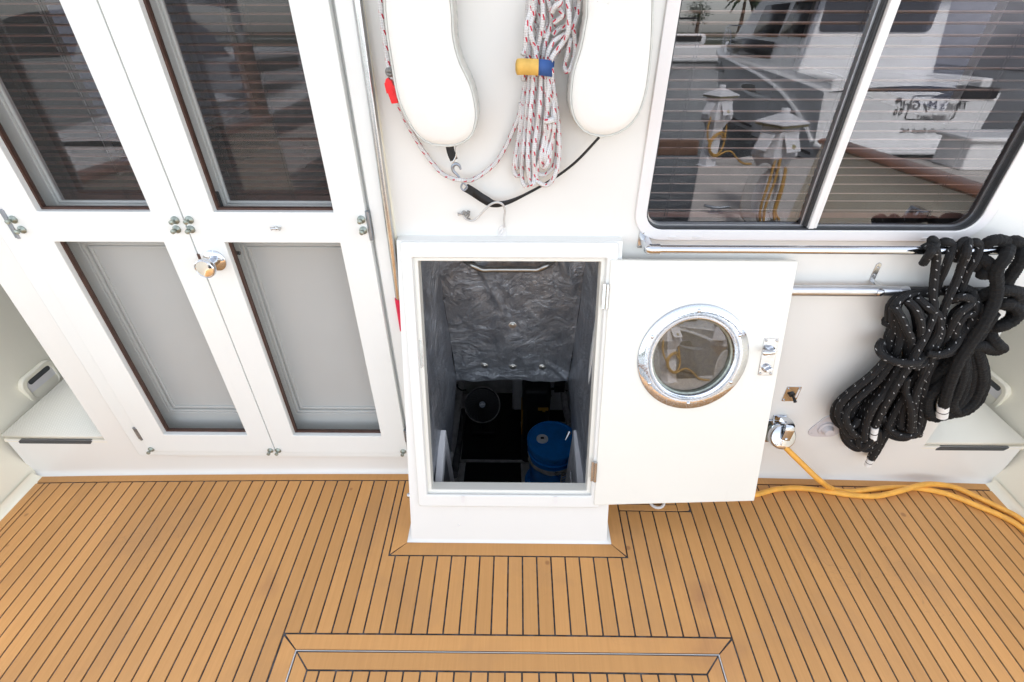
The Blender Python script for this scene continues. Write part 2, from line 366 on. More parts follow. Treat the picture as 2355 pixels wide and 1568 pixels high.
k.color(k.mix(k.ramp(bl, [(.5, (0, 0, 0)), (.72, (.7,)*3)]), k.ramp(st, [(.3, (.26, .275, .305)), (.7, (.41, .43, .465))]), (.62, .65, .69)))
rr = k.new('MapRange'); rr.inputs[3].default_value = .20; rr.inputs[4].default_value = .44; k.link(bl, rr.inputs[0]); k.link(rr.outputs[0], k.b.inputs['Roughness'])
w = k.new('TexWave', bands_direction='Z'); w.inputs['Scale'].default_value = 95; w.inputs['Distortion'].default_value = .4; k.link(o, w.inputs['Vector'])
cr = k.noise(o, 6, 8, .66, 1.6); b1 = k.bump(w.outputs[1], .2, .001); k.bump(k.math('ADD', cr, k.math('MULTIPLY', k.ramp(k.noise(o, 13, 3, .5, 3.), [(.49, (0, 0, 0)), (.5, (1, 1, 1)), (.515, (0, 0, 0))]), .12)), 1.0, .026, b1)
k = NT('water'); o = k.obj(); k.set(Roughness=.06, IOR=1.33, Specular_IOR_Level=.3); k.color((.012, .016, .018)); k.bump(k.noise(k.obj((1, 1.6, 1)), 1.6, 6, .6, .5), .5, .08)

# ------------------------------------------------------------------ the cockpit deck
CAMB = .0098
def dz(x): return -CAMB*x*x
XL, XR, YW, YAFT = -2.01, 1.97, 1.2745, -1.75            # cockpit sides, foot of the bulkhead, stern edge
PITCH, SEAM0, GAP = .0501, .0281, .0054
deck = MB()
def sheet(m, x0, x1, y0, y1, z, n=10):
    m.grid(lambda u, v: (x0+(x1-x0)*u, y0+(y1-y0)*v, dz(x0+(x1-x0)*u)+z), n, 1)
HX0, HX1, HY0 = -.375, .333, .985                        # hole for the stairwell under the hatch housing
BX0, BX1, BY = -.7235+.002, .6793, .663                  # big deck hatch: outer seam
GX0, GX1, GY = -.6657, .622, .6144                       # its joint
def slab(m, x0, x1, y0, y1, z, th=.03, n=10):
    for i in range(n+1):
        x = x0+(x1-x0)*i/n; b = len(m.v)
        m.v += [(x, y0, dz(x)+z), (x, y1, dz(x)+z), (x, y1, dz(x)+z-th), (x, y0, dz(x)+z-th)]
        if i: m.f += [(b-4+q, b-4+(q+1) % 4, b+(q+1) % 4, b+q) for q in range(4)]; m.uv += [None]*4
        if i in (0, n): m.f.append((b, b+1, b+2, b+3)); m.uv.append(None)
slab(deck, XL-.03, HX0, YAFT, YW+.06, -.0035); slab(deck, HX1, XR+.03, YAFT, YW+.06, -.0035); slab(deck, HX0+.0005, HX1-.0005, YAFT, HY0, -.0035)
deck_o = structure(deck.build('deck', 'caulk'))
def mitred(bl, br, tr, tl, parent=None, n=10):            # a long mitred board across the camber
    m = MB(); vs = []; fs = []
    for i in range(n+1):
        q = i/n; p = [bl[k]+(br[k]-bl[k])*q for k in (0, 1)]; r = [tl[k]+(tr[k]-tl[k])*q for k in (0, 1)]
        for (x, y), zz in ((p, 0), (r, 0), (r, -.007), (p, -.007)): vs.append((x, y, dz(x)+zz))
    for i in range(n):
        for k in range(4): fs.append((i*4+k, i*4+(k+1) % 4, i*4+4+(k+1) % 4, i*4+4+k))
    fs += [(0, 1, 2, 3), (n*4+3, n*4+2, n*4+1, n*4)]; m.add(vs, fs)
    return m.build('margin_board', 'teak_margin', parent or deck_o, bevel=.0008, segs=1, smooth=0)
def board(poly, name='plank', mat='teak', parent=None, z=0., thick=.003, sub=0):
    m = MB()
    if sub:                                              # long boards across the camber follow it
        (x0, x1, y0, y1) = poly
        n = sub
        vs = []; fs = []
        for i in range(n+1):
            x = x0+(x1-x0)*i/n
            for (y, zz) in ((y0, z), (y1, z), (y1, z-thick-.004), (y0, z-thick-.004)): vs.append((x, y, dz(x)+zz))
        for i in range(n):
            for q in range(4): fs.append((i*4+q, i*4+(q+1) % 4, i*4+4+(q+1) % 4, i*4+4+q))
        fs += [(0, 1, 2, 3), (n*4+3, n*4+2, n*4+1, n*4)]
        m.add(vs, fs)
    else:
        n = len(poly)
        vs = [(x, y, dz(x)+z) for x, y in poly]+[(x, y, dz(x)+z-thick-.004) for x, y in poly]
        m.add(vs, [tuple(range(n)), tuple(range(2*n-1, n-1, -1))]+[(i, (i+1) % n, n+(i+1) % n, n+i) for i in range(n)])
    return m.build(name, mat, parent or deck_o, bevel=.0008, segs=1, smooth=0)
ML0, ML1, MF = -.446, .4005, .921                         # margin boards round the housing
WS = YW-.033                                             # seam of the margin board along the bulkhead
SL, SR = XL+.062, XR-.062                                # seams of the side margin boards
SHX0, SHX1, SHY = .4005, .677, 1.1095                    # small hatch
seams = [SEAM0+PITCH*k for k in range(-39, 40)]
seams = [s for s in seams if SL+.012 < s < SR-.012]
edges = [SL]+seams+[SR]
g = GAP/2
for a, b in zip(edges[:-1], edges[1:]):
    cm = (a+b)/2
    def strip(x0, x1, y0, y1):
        if x1-x0 > .006 and y1-y0 > .01: board([(x0, y0), (x1, y0), (x1, y1), (x0, y1)], z=rnd(-.0004, .0004))
    lo = YAFT+.06
    # pieces of this strip in x relative to margins
    bot = BY if BX0 < cm < BX1 else lo
    if ML0 < b and a < ML1:                               # strips that meet the housing or its margin boards
        if a < ML0-.006: board([(a+g, bot+g), (b-g, bot+g), (b-g, MF-g), (ML0-g, MF-g), (ML0-g, WS-g), (a+g, WS-g)])
        elif b > ML1+.006: board([(a+g, bot+g), (b-g, bot+g), (b-g, SHY-g), (ML1+g, SHY-g), (ML1+g, MF-g), (a+g, MF-g)])
        else: strip(a+g, b-g, bot+g, MF-g)
    else:
        strip(a+g, b-g, bot+g, (SHY if SHX0 < cm < SHX1 else WS)-g)
    if bot > lo: strip(a+g, b-g, lo, -1.0-g)
# margin boards
board((XL, -.39-.0, WS+g, YW), 'margin_board', 'teak_margin', sub=12); board((.352, XR, WS+g, YW), 'margin_board', 'teak_margin', sub=12)
for x0, x1 in ((XL, SL-g), (SR+g, XR)):
    board([(x0, YAFT), (x1, YAFT), (x1, WS-g), (x0, WS-g)], 'margin_board', 'teak_margin')
board([(ML0+g, MF+g+.004), (-.388, .972), (-.388, WS-g), (ML0+g, WS-g)], 'margin_board', 'teak_margin')
board([(.350, .972), (ML1-g, MF+g+.004), (ML1-g, WS-g), (.350, WS-g)], 'margin_board', 'teak_margin')
mitred((ML0+g+.004, MF+g), (ML1-g-.004, MF+g), (.346, .974), (-.384, .974))
board((XL+.1, XR-.1, YAFT, YAFT+.055), 'margin_board', 'teak_margin', sub=12)
# fixed frame round the big hatch
hx0, hx1, hy0 = GX0-.003, GX1+.003, GY+.003
mitred((hx0+.002, hy0), (hx1-.002, hy0), (BX1-g-.003, BY-g), (BX0+g+.003, BY-g))
board([(BX0+g, -1.0), (hx0, -1.0), (hx0, hy0-.002), (BX0+g, BY-g-.005)], 'margin_board', 'teak_margin')
board([(hx1, -1.0), (BX1-g, -1.0), (BX1-g, BY-g-.005), (hx1, hy0-.002)], 'margin_board', 'teak_margin')
# the lid of the big hatch
lid = thing('deck_hatch', 'large flush deck hatch lid planked in teak with pale metal edge', 'hatch', (-.02, -.2, 0))
m = MB(); m.box(G0, GX0, GX1, -.98, GY, -.03, -.006); m.build('lid_base', 'caulk', lid)
m = MB(); t_ = .0022
for (x0, x1, y0, y1) in ((GX0-.001, GX1+.001, GY-t_, GY+.0005), (GX0-.001, GX0+t_, -.98, GY-t_), (GX1-t_, GX1+.001, -.98, GY-t_)): m.box(G0, x0, x1, y0, y1, -.02, -.0012)
m.build('edge_trim', 'aluminium', lid)
IX0, IX1, IY = GX0+.051, GX1-.051, GY-.052
mitred((IX0+.001, IY+g), (IX1-.001, IY+g), (GX1-.006, GY-.004), (GX0+.006, GY-.004), lid)
board([(GX0+.004, -.98), (IX0-g, -.98), (IX0-g, IY), (GX0+.004, GY-.007)], 'margin_board', 'teak_margin', lid)
board([(IX1+g, -.98), (GX1-.004, -.98), (GX1-.004, GY-.007), (IX1+g, IY)], 'margin_board', 'teak_margin', lid)
es = [IX0]+[SEAM0-.004+PITCH*k for k in range(-12, 12) if IX0+.01 < SEAM0-.004+PITCH*k < IX1-.01]+[IX1]
for a, b in zip(es[:-1], es[1:]): board([(a+g, -.98), (b-g, -.98), (b-g, IY-g), (a+g, IY-g)], parent=lid, z=rnd(-.0004, .0003))
# small hatch beside the housing
sh = thing('deck_plate', 'small teak deck plate with rounded corner and white ring pull under the open door', 'hatch', (.54, 1.17, 0))
mg = .035
outer = [(SHX0+g, SHY+g), (SHX1-.04, SHY+g)]+[(SHX1-.014+.012*sin(t), SHY+.014-.012*cos(t)+g*(1-t/1.6)) for t in np.linspace(.2, pi/2, 6)]+[(SHX1-g, WS-g), (SHX0+g, WS-g)]
board([(SHX0+g, SHY+g), (SHX1-.05, SHY+g), (SHX1-.05, SHY+.028), (SHX0+g, SHY+.028)], 'margin_board', 'teak_margin', sh)
board([(SHX1-.047, SHY+g)]+outer[2:8]+[(SHX1-g, WS-g), (SHX1-.047, WS-g)], 'margin_board', 'teak_margin', sh)
es = [SHX0+g, .4287, .4788, .5289, .579, SHX1-.05]
for a, b in zip(es[:-1], es[1:]): board([(a+.002, SHY+.032), (b-.002, SHY+.032), (b-.002, WS-g), (a+.002, WS-g)], parent=sh)
p = px_z(*ZH(668, 232), .006); m = MB(); m.tube([(p[0]+.028*cos(t), p[1]+.012+.028*sin(t), .006+.004*sin(t)) for t in np.linspace(0, 2*pi, 16, endpoint=False)], .0055, 8, 3, True); m.build('ring_pull', 'white_plastic', sh)

# ------------------------------------------------------------------ the cabin bulkhead
XBL, XBR, HTOP, TREAD = -1.632, 1.605, 2.12, .1655
DO = (-1.452, -.414, .128, 2.02)                         # doorway: x0, x1, h0, h1
WO = (.368, 1.325, 1.052, 1.80)                          # window opening
HO = (-.302, .262, .215, 1.032)                          # hatch opening on the housing face (HF)
bulk = thing('cabin_bulkhead', 'white fibreglass cabin bulkhead behind the doors, hatch and window', 'wall', (0, Y0, 0))
def poly_holes(fr, outer, holes, c):
    bm = bmesh.new(); es = []
    for loop in [outer]+holes:
        vs = [bm.verts.new(fr(a, b, c)) for a, b in loop]
        es += [bm.edges.new((vs[i], vs[(i+1) % len(vs)])) for i in range(len(vs))]
    bmesh.ops.triangle_fill(bm, use_beauty=True, use_dissolve=False, edges=es)
    bmesh.ops.dissolve_limit(bm, angle_limit=radians(1), verts=bm.verts, edges=bm.edges)
    vs = [tuple(v.co) for v in bm.verts]; bm.verts.index_update(); fs = [tuple(v.index for v in f.verts) for f in bm.faces]
    bm.free(); return vs, fs
m = MB(); tb = TREAD-.002
outer = [(XBL, tb), (DO[0], tb), (DO[0], DO[3]), (DO[1], DO[3]), (DO[1], tb), (-.30, tb), (-.30, .96), (.262, .96), (.262, tb), (XBR, tb), (XBR, HTOP), (XBL, HTOP)]
# the wall above the step line, with doorway, window and hatch openings; the doorway reaches below it
DH = [(DO[0], TREAD+.004), (DO[1], TREAD+.004), (DO[1], DO[3]), (DO[0], DO[3])]
HH = [(-.27, TREAD+.006), (.23, TREAD+.006), (.23, .96), (-.27, .96)]
vs, fs = poly_holes(WF, outer, [rrect(*WO, .055)], 0); m.add(vs, fs)
wall = m.build('wall_panel', 'gelcoat', bulk, solid=-.03, smooth=0)
wall.modifiers['thickness'].offset = -1
def lower(x0, x1):                                        # the lower face with its cove onto the deck, following the camber
    m = MB(); prof = []
    for k in range(7):
        t = pi/2*k/6; prof.append((.017-.017*sin(t), .026*(1-cos(t))))      # out, height: cove
    def fn(u, v):
        x = x0+(x1-x0)*u; j = v*8
        if j <= 6: o_, h_ = prof[int(round(j))]; return WF(x, 0, 0)+V(0, -o_, dz(x)+h_)
        if j < 7.5: return WF(x, .09, .0005)
        return WF(x, TREAD, .0005)
    m.grid(fn, 16, 8); return m
lower(XL-.02, -.36).build('lower_face', 'gelcoat', bulk, solid=0); lower(.32, XR+.02).build('lower_face', 'gelcoat', bulk)
# casing round the doors: raised boards, ledges under the sill
m = MB(); C0, C1 = DO[0], DO[1]
m.box(WF, C0-.058, C0, .10, 2.06, -.02, .022); m.box(WF, C1, C1+.045, .135, 2.06, -.02, .024); m.box(WF, C0, C1, DO[3], DO[3]+.05, -.02, .022)
m.build('door_casing', 'door_paint', bulk, bevel=.004)
m = MB(); m.box(WF, C0-.01, C1+.03, .112, .137, -.09, .030); m.build('door_sill', 'door_paint', bulk, bevel=.004)
m = MB(); m.box(WF, C0+.09, C1+.03, .092, .1125, -.02, .020); m.build('sill_ledge', 'gelcoat', bulk, bevel=.005)
m = MB(); m.box(WF, C0, C0+.02, .13, DO[3], -.09, .004); m.box(WF, C1-.02, C1, .13, DO[3], -.09, .004); m.box(WF, C0+.02, C1-.02, DO[3]-.02, DO[3], -.09, .004); m.build('door_jamb', 'door_paint', bulk)
# pole channel strip beside the casing
m = MB(); m.box(WF, C1+.046, C1+.062, .14, 2.06, -.01, .010); m.build('channel_strip', 'gelcoat_cream', bulk, bevel=.003)

# unseen roof and forward block, added to keep sun off the cockpit
rf = thing('sunshield', 'white deckhouse roof and forward block, added out of view to keep the cockpit in shade', 'sunshield', (0, 3.5, 2.14))
m = MB(); m.prism(G0, rrect(-1.78, 1.75, 1.12, 3.6, .12), 2.14, 2.24); m.build('shade_roof', 'gelcoat', rf, bevel=.03, segs=3)
m = MB(); m.box(G0, -2.6, 2.56, 3.61, 6.6, -.2, 3.7); m.build('sun_block', 'gelcoat', rf, bevel=.05)
# ------------------------------------------------------------------ steps to the side decks and bulwarks
def side(sx, X, xb, words):
    st = thing('side_deck_step', 'moulded white step with ribbed tread and dark slot, '+words, 'step', (X-sx*.2, Y0, 0), 'steps up to the side decks')
    a0, a1 = sorted((X+sx*.03, xb-sx*.004))
    m = MB(); m.grid(lambda u, v: V(a0+(a1-a0)*u, Y0+.012+1.7*v, TREAD), 2, 2); m.build('tread', 'nonskid', st, solid=-.02)
    m = MB(); m.tube([WF(a0, TREAD-.0105, -.0095), WF(a1, TREAD-.0105, -.0095)], .0105, 12, 1); m.build('nosing', 'gelcoat_cream', st)
    s0, s1 = sorted((X-sx*.02+(.006 if sx < 0 else -.012), xb+sx*.055))
    h = .1545; m = MB(); m.prism(WF, [(s0, h-.010), (s1-.012, h-.010), (s1, h+.003), (s1, h+.010), (s0+.012, h+.010), (s0, h)], -.02, .002)
    m.build('vent_slot', 'slot_grey', st)
    bw = thing('bulwark', 'cream side bulwark with oval mooring hawse, '+words, 'bulwark', (X, .3, 0), 'bulwarks along both sides of the cockpit')
    def top(y): return X+sx*(.15+.11*(y+.85)/3.5)         # the rail leans outboard, more so forward
    zt = .88
    y0, y1 = (-.85 if sx > 0 else YAFT), 3.0
    hy0_, hy1_, hz0, hz1 = Y0+.205, Y0+.385, TREAD-.012, TREAD+.118
    def wallpt(y, z): t = (z-dz(X))/(zt-dz(X)); return V(X+(top(y)-X)*max(t, 0)**.9, y, z)
    ys = sorted([y0, -.3, .3, .8, 1.1, Y0-.02, hy0_+.02, hy1_-.02, Y0+.7, 2.3, y1]); 
    m = MB(); m.grid(lambda u, v: wallpt(y0+(y1-y0)*u, dz(X)-.01+(zt-dz(X)+.01)*v), 24, 10); m.build('inner_skin', 'gelcoat_cream', bw, solid=.0)
    m = MB(); m.grid(lambda u, v: wallpt(y0+(y1-y0)*u, zt-(zt+.9)*v)+V(sx*(.13+.05*v*(1-v)), 0, 0), 16, 6); m.build('outer_skin', 'gelcoat', bw)
    m = MB(); m.grid(lambda u, v: wallpt(y0, -.05+(zt+.05)*v)+V(sx*.135*u, -.001, 0), 1, 6); m.build('end_cap', 'gelcoat', bw)
    # cove along the deck
    m = MB(); m.grid(lambda u, v: V(X-sx*(.03-.03*sin(pi/2*v)), YAFT+(YW-YAFT)*u, dz(X)+.03*(1-cos(pi/2*v))+.0005), 12, 6); m.build('deck_cove', 'gelcoat_cream', bw)
    m = MB(); pts = [wallpt(y, zt)+V(sx*.06, 0, .018) for y in np.linspace(y0-.02, y1, 9)]
    m.tube(pts, .088, 16, 4, flat=(.28, 1.0), up=(0, 0, 1)); m.build('cap_rail', 'cap_teak', bw, smooth=60)
    # the hawse: a moulded oval frame with a dark hole
    fr = Frame(wallpt((hy0_+hy1_)/2, (hz0+hz1)/2), (0, 1, 0), (0, 0, 1), (-sx, 0, 0))
    w, hh = (hy1_-hy0_)/2, (hz1-hz0)/2
    m = MB(); m.ring(fr, rrect(-w, w, -hh, hh, .04), rrect(-w+.022, w-.022, -hh+.02, hh-.02, .026), -.01, .012); m.build('hawse_frame', 'gelcoat_cream', bw, bevel=.004)
    m = MB(); m.prism(fr, rrect(-w+.02, w-.02, -hh+.018, hh-.018, .025), -.005, .0035); m.build('hawse_opening', 'flange_white', bw)
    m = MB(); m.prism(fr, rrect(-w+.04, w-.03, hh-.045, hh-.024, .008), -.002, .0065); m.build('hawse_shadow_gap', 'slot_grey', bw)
side(-1, XL, XBL, 'beside the screen doors'); side(1, XR, XBR, 'beside the hanging black ropes')
m = MB(); m.box(G0, XL-.1, XR+.1, YAFT-.05, YAFT, -.9, -.045); tag(m.build('stern_face', 'gelcoat'), 'white stern face below the aft edge of the deck', 'hull')

# ------------------------------------------------------------------ screen doors
def door_leaf(name, label, grp, x0, x1, o0, o1, wins, mat, h0=.14, h1=2.015, bev=.003):
    t = thing(name, label, 'door', WF(x0, h0, o0), grp)
    m = MB(); vs, fs = poly_holes(WF, rect(x0, x1, h0, h1), [rect(*w) for w in wins], o1); m.add(vs, fs)
    m.build('door_frame', mat, t, bevel=.0018, smooth=0, solid=-(o1-o0))
    return t
SD0, SD1 = .008, .035
def turn_button(a, b, par):
    f = WF.at(a, b, SD1); m = MB(); m.lathe(f, [(.0115, -.002), (.0115, .003), (.009, .005), (.0045, .008), (.0045, .014), (.007, .017), (.0065, .022), (0, .024)], 14); m.build('snap_stud', 'old_bronze', par)
def hinge(fr, a, b, c, L, par, mat='steel_hinge'):
    m = MB(); m.tube([fr(a, b-L/2, c), fr(a, b+L/2, c)], .006, 10, 1); m.box(fr, a-.014, a-.002, b-L/2, b+L/2, c-.006, c-.001); m.build('hinge', mat, par)
for i, (x0, x1, w0, w1, words) in enumerate(((-1.443, -.9435, -1.349, -1.027, 'white screen door with two mesh panels, hinged on the side deck step side'), (-.9395, -.4225, -.849, -.512, 'white screen door with two mesh panels, carrying the chrome knob'))):
    t = door_leaf('screen_door', words, 'pair of screen doors', x0, x1, SD0, SD1, [(w0, w1, .2335, 1.0225), (w0, w1, 1.1135, 1.93)], 'door_paint')
    for h0, h1 in ((.2335, 1.0225), (1.1135, 1.93)):
        m = MB(); m.ring(WF, rect(w0-.0005, w1+.0005, h0-.0005, h1+.0005), rect(w0+.006, w1-.006, h0+.006, h1-.006), SD0-.004, SD0+.010); m.build('brown_bead', 'brown_bead', t)
        m = MB(); m.grid(lambda u, v: WF(w0+(w1-w0)*u, h0+(h1-h0)*v, SD0+.003), 1, 1); m.build('mesh_panel', 'screen', t)
    for bx, bh in ([(-1.428, 1.09), (-1.420, 1.06), (-.966, 1.09), (-.972, 1.063), (-.96, .152), (-1.43, .153)] if i == 0 else [(-.925, 1.091), (-.931, 1.063), (-.437, 1.094), (-.437, 1.062), (-.929, .152), (-.438, .152)]): turn_button(bx, bh, t)
    hx = x0 if i == 0 else x1
    for hh in (1.075, .235): hinge(WF, hx+(-.002 if i == 0 else .004), hh, SD1-.002, .085 if hh > 1 else .06, t)
    if i == 1:
        a, b = WF.px(*H2(575, 625), SD1); f = WF.at(a, b, SD1); m = MB()
        m.lathe(f, [(.033, 0), (.033, .004), (.028, .008), (.013, .011), (.011, .024), (.014, .034), (.026, .043), (.029, .052), (.028, .06), (.0255, .062), (.0245, .0605), (.012, .0625), (0, .063)], 28); kn = m.build('knob', 'chrome', t)
        for an in (.6, 3.7): screw(f, .022*cos(an), .022*sin(an), .0075, .004).build('screw', 'chrome', kn)
        m = MB(); m.box(WF, x0-.004, x0+.004, b-.006, b+.02, SD1-.004, SD1+.001); m.build('latch_tongue', 'brown_bead', t)
        a, b = WF.px(*H2(1115, 340), SD1); f = WF.at(a, b, SD1)            # small hook for holding the door
        m = MB(); m.tube([f(-.013, 0, .009), f(-.007, .001, .007), f(0, -.001, .006), f(.007, .001, .007), f(.013, 0, .009)], lambda q: .0028+.0028*abs(2*q-1)**3, 8, 4); m.lathe(f, [(.006, 0), (.005, .005), (0, .006)], 12); m.build('rope_cleat', 'stainless', t)

# inner cabin doors behind the screens
IN0, IN1 = -.078, -.045
for i, (x0, x1, w0, w1, words) in enumerate(((-1.444, -.9435, -1.357, -1.05, 'inner cabin door with dark glass, behind the hinged left-hand mesh leaf'), (-.9395, -.4225, -.857, -.52, 'inner cabin door with dark glass and black latch, behind the leaf with the knob'))):
    words = words.replace('left-hand mesh leaf', 'screen next to the step')
    t = door_leaf('cabin_door', words, 'inner cabin doors', x0, x1, IN0, IN1, [(w0-.018, w1+.018, .255, .985), (w0, w1, 1.108, 1.92)] if 0 else [(w0, w1, .275, .985), (w0, w1, 1.107, 1.92)], 'door_paint')
    m = MB(); m.grid(lambda u, v: WF(w0+(w1-w0)*u, .275+(.985-.275)*v, IN1-.016), 1, 1); m.build('lower_panel', 'door_paint', t)
    for dd, cc in ((0., 0.), (.014, -.006)):
        m = MB(); m.ring(WF, rect(w0+dd, w1-dd, .275+dd, .985-dd), rect(w0+dd+.010, w1-dd-.010, .285+dd, .975-dd), IN1-.017, IN1-.003+cc); m.build('moulding', 'door_paint', t, bevel=.003)
    m = MB(); m.box(WF, w0-.003, w1+.003, 1.104, 1.923, IN1-.020, IN1-.016); m.build('glass_pane', 'door_glass', t)
    m = MB(); m.ring(WF, rect(w0, w1, 1.107, 1.92), rect(w0+.008, w1-.008, 1.115, 1.912), IN1-.017, IN1-.006); m.build('glazing_bead', 'door_paint', t, bevel=.003)
    if i == 1:
        a, b = WF.px(*H2(585, 110), IN1+.01); m = MB(); m.prism(WF, rrect(a-.011, a+.012, b-.028, b+.028, .004, 3), IN1, IN1+.012); m.lathe(WF.at(a, b-.012, IN1+.012), [(.007, 0), (.007, .006), (.004, .009), (0, .010)], 12); m.build('latch', 'black_plastic', t, bevel=.002)
        a, b = WF.px(*H2(760, 558), IN1+.02); m = MB(); m.tube([WF(a-.03, b, IN1+.02), WF(a, b, IN1+.022), WF(a+.012, b-.001, IN1+.022)], .006, 10, 4); m.tube([WF(a-.03, b, IN1-.01), WF(a-.03, b, IN1+.02)], .006, 8, 1); m.build('handle', 'black_plastic', t)
# blinds
def blind(label, x0, x1, h0, h1, o, pitch, tilt, depth=.026, mat='blind_wood'):
    t = thing('venetian_blind', label, 'blind', WF((x0+x1)/2, h0, o), 'slatted blinds inside the cabin')
    n = int((h1-h0)/pitch); me = None
    for k in range(n):
        h = h0+.02+pitch*k; f = Frame(WF(0, h, o), WF.x, WF.y*cos(tilt)-WF.z*sin(tilt)*1, WF.y*sin(tilt)+WF.z*cos(tilt))
        m = MB(); dq = rnd(-.0025, .0025); m.box(f, x0, x1, -.0014+dq, .0014+dq, -depth/2, depth/2); m.build('slat', mat, t, smooth=0, fixn=False)
    for q in (.12, .5, .88):
        x = x0+(x1-x0)*q; m = MB()
        for w in (-.012, .012): m.tube([WF(x+w*.3, h0, o+depth/2+.002), WF(x+w*.3, h1, o+depth/2+.002)], .0009, 5, 1)
        m.build('ladder_cord', 'cabin_dark', t)
    m = MB(); m.box(WF, x0, x1, h0-.004, h0+.012, o-depth/2, o+depth/2); m.build('bottom_rail', 'blind_wood', t)
blind('brown slatted blind behind the glass of the door next to the step', -1.41, -.975, 1.10, 1.95, -.125, .0215, radians(-8), .02)
blind('brown slatted blind behind the glass of the door with the latch', -.915, -.45, 1.10, 1.95, -.125, .0215, radians(-8), .02)
blind('wide brown slatted blind inside the sliding window', .33, 1.38, 1.06, 1.85, -.10, .025, radians(20), .012, 'blind_tan')

# ------------------------------------------------------------------ sliding window
win = thing('sliding_window', 'two-pane sliding cabin window with pale flange and white centre bar', 'window', WF(.85, WO[2], 0))
def offset_rr(d, r): return rrect(WO[0]-d, WO[1]+d, WO[2]-d, WO[3]+d, r)
m = MB(); m.ring(WF, offset_rr(.030, .085), offset_rr(-.003, .052), .0008, .007); m.build('flange', 'flange_white', win, bevel=.0025)
m = MB(); m.ring(WF, offset_rr(-.0025, .052), offset_rr(-.0068, .049), -.03, .0015); m.build('rubber_seal', 'black_rubber', win, bevel=.002)
m = MB(); m.ring(WF, offset_rr(-.0066, .049), offset_rr(-.0115, .044), -.034, -.018); m.build('track', 'aluminium', win)
MX = .857
m = MB(); m.box(WF, MX-.0205, MX-.012, WO[2]+.009, WO[3]-.009, -.03, -.006); m.build('dark_channel', 'black_rubber', win, bevel=.002)
m = MB(); m.box(WF, MX-.027, MX-.021, WO[2]+.012, WO[3]-.012, -.034, -.018); m.build('pane_edge', 'aluminium', win)
m = MB(); m.box(WF, MX-.0115, MX+.004, WO[2]+.006, WO[3]-.006, -.03, .003); m.box(WF, MX+.0045, MX+.014, WO[2]+.006, WO[3]-.006, -.03, -.001); m.build('centre_bar', 'white_plastic', win, bevel=.002)
m = MB(); m.prism(WF, rrect(WO[0]+.010, MX-.023, WO[2]+.010, WO[3]-.010, .035), -.032, -.028); m.build('pane', 'window_glass', win, smooth=0)
m = MB(); m.prism(WF, rrect(MX+.006, WO[1]-.010, WO[2]+.010, WO[3]-.010, .035), -.024, -.020); m.build('pane', 'window_glass', win, smooth=0)
for zx in (258, 405, 1790, 1935):
    a, b = WF.px(*ZD(zx, 1370), .006); m = MB(); m.prism(WF, rrect(a-.011, a+.011, WO[2]-.0215, WO[2]-.0155, .003, 3), .006, .009); m.build('drain_cover', 'white_plastic', win, bevel=.001)

# dark saloon behind the glass
m = MB(); fr = G0
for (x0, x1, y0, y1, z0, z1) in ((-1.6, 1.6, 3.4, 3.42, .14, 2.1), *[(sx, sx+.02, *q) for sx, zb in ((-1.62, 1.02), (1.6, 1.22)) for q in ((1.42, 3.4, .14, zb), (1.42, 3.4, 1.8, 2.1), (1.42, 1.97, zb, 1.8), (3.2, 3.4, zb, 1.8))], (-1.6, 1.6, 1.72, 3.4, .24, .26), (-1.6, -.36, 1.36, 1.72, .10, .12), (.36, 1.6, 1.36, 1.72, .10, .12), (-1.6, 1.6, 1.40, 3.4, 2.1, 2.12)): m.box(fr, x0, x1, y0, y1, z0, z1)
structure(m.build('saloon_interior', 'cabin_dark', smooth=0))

for sx, lab in ((-1.61, 'tinted saloon side window on the port side, glimpsed between the blind slats'), (1.61, 'tinted saloon side window on the dock side, glimpsed through the sliding window')):
    sw = thing('saloon_window', lab, 'window', (sx, 2.4, .85)); f = Frame((sx, 0, 0), (0, 1, 0), (0, 0, 1), (1, 0, 0))
    zb = 1.02 if sx < 0 else 1.22; m = MB(); m.box(f, 1.96, 3.21, zb-.01, 1.81, -.003, .003); m.build('pane', 'saloon_glass', sw, smooth=0)
    m = MB(); m.ring(f, rect(1.95, 3.22, zb-.02, 1.82), rect(1.985, 3.185, zb+.015, 1.785), -.018, .018); m.build('frame', 'flange_white', sw, bevel=.003)
se = thing('settee', 'pale settee added inside the dark saloon to show bright between the blind slats', 'settee', (-1.2, 2.5, .26))  # added pale furniture, gives bright patches behind the slats
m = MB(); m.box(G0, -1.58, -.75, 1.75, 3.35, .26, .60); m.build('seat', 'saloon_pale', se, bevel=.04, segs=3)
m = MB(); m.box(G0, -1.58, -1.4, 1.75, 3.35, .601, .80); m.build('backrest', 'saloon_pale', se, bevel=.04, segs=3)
# ------------------------------------------------------------------ hatch housing
hz = thing('hatch_housing', 'white sloping fibreglass housing with open hatchway into the engine space', 'hatch housing', (-.02, 1.1, 0))
X0, X1 = -.362, .322
def side_poly(x):                                        # side cheek of the wedge
    a, b = HF(x, .0), HF(x, 1.085)
    return a, b
m = MB()
outer = [(X0, .02), (X1, .02), (.298, 1.082), (-.338, 1.082)]
vs, fs = poly_holes(HF, outer, [[(HO[0], HO[2]), (HO[1], HO[2]), (HO[1], HO[3]), (HO[0], HO[3])]], 0); m.add(vs, fs)
fc = m.build('front_panel', 'gelcoat', hz, solid=-.022, smooth=0)
m = MB()
for xa, xb in ((X0, -.338), (X1, .298)):
    p = [HF(xa, .02), HF(xb, 1.082)]; q = [V(xa, 1.31, .0), V(xb, 1.345, p[1][2])]
    m.add([p[0], p[1], q[1], q[0]], [(0, 1, 2, 3)])
p = [HF(-.338, 1.082), HF(.298, 1.082)]; m.add([p[0], p[1], V(.298, 1.35, p[1][2]+.004), V(-.338, 1.35, p[0][2]+.004)], [(0, 1, 2, 3)])
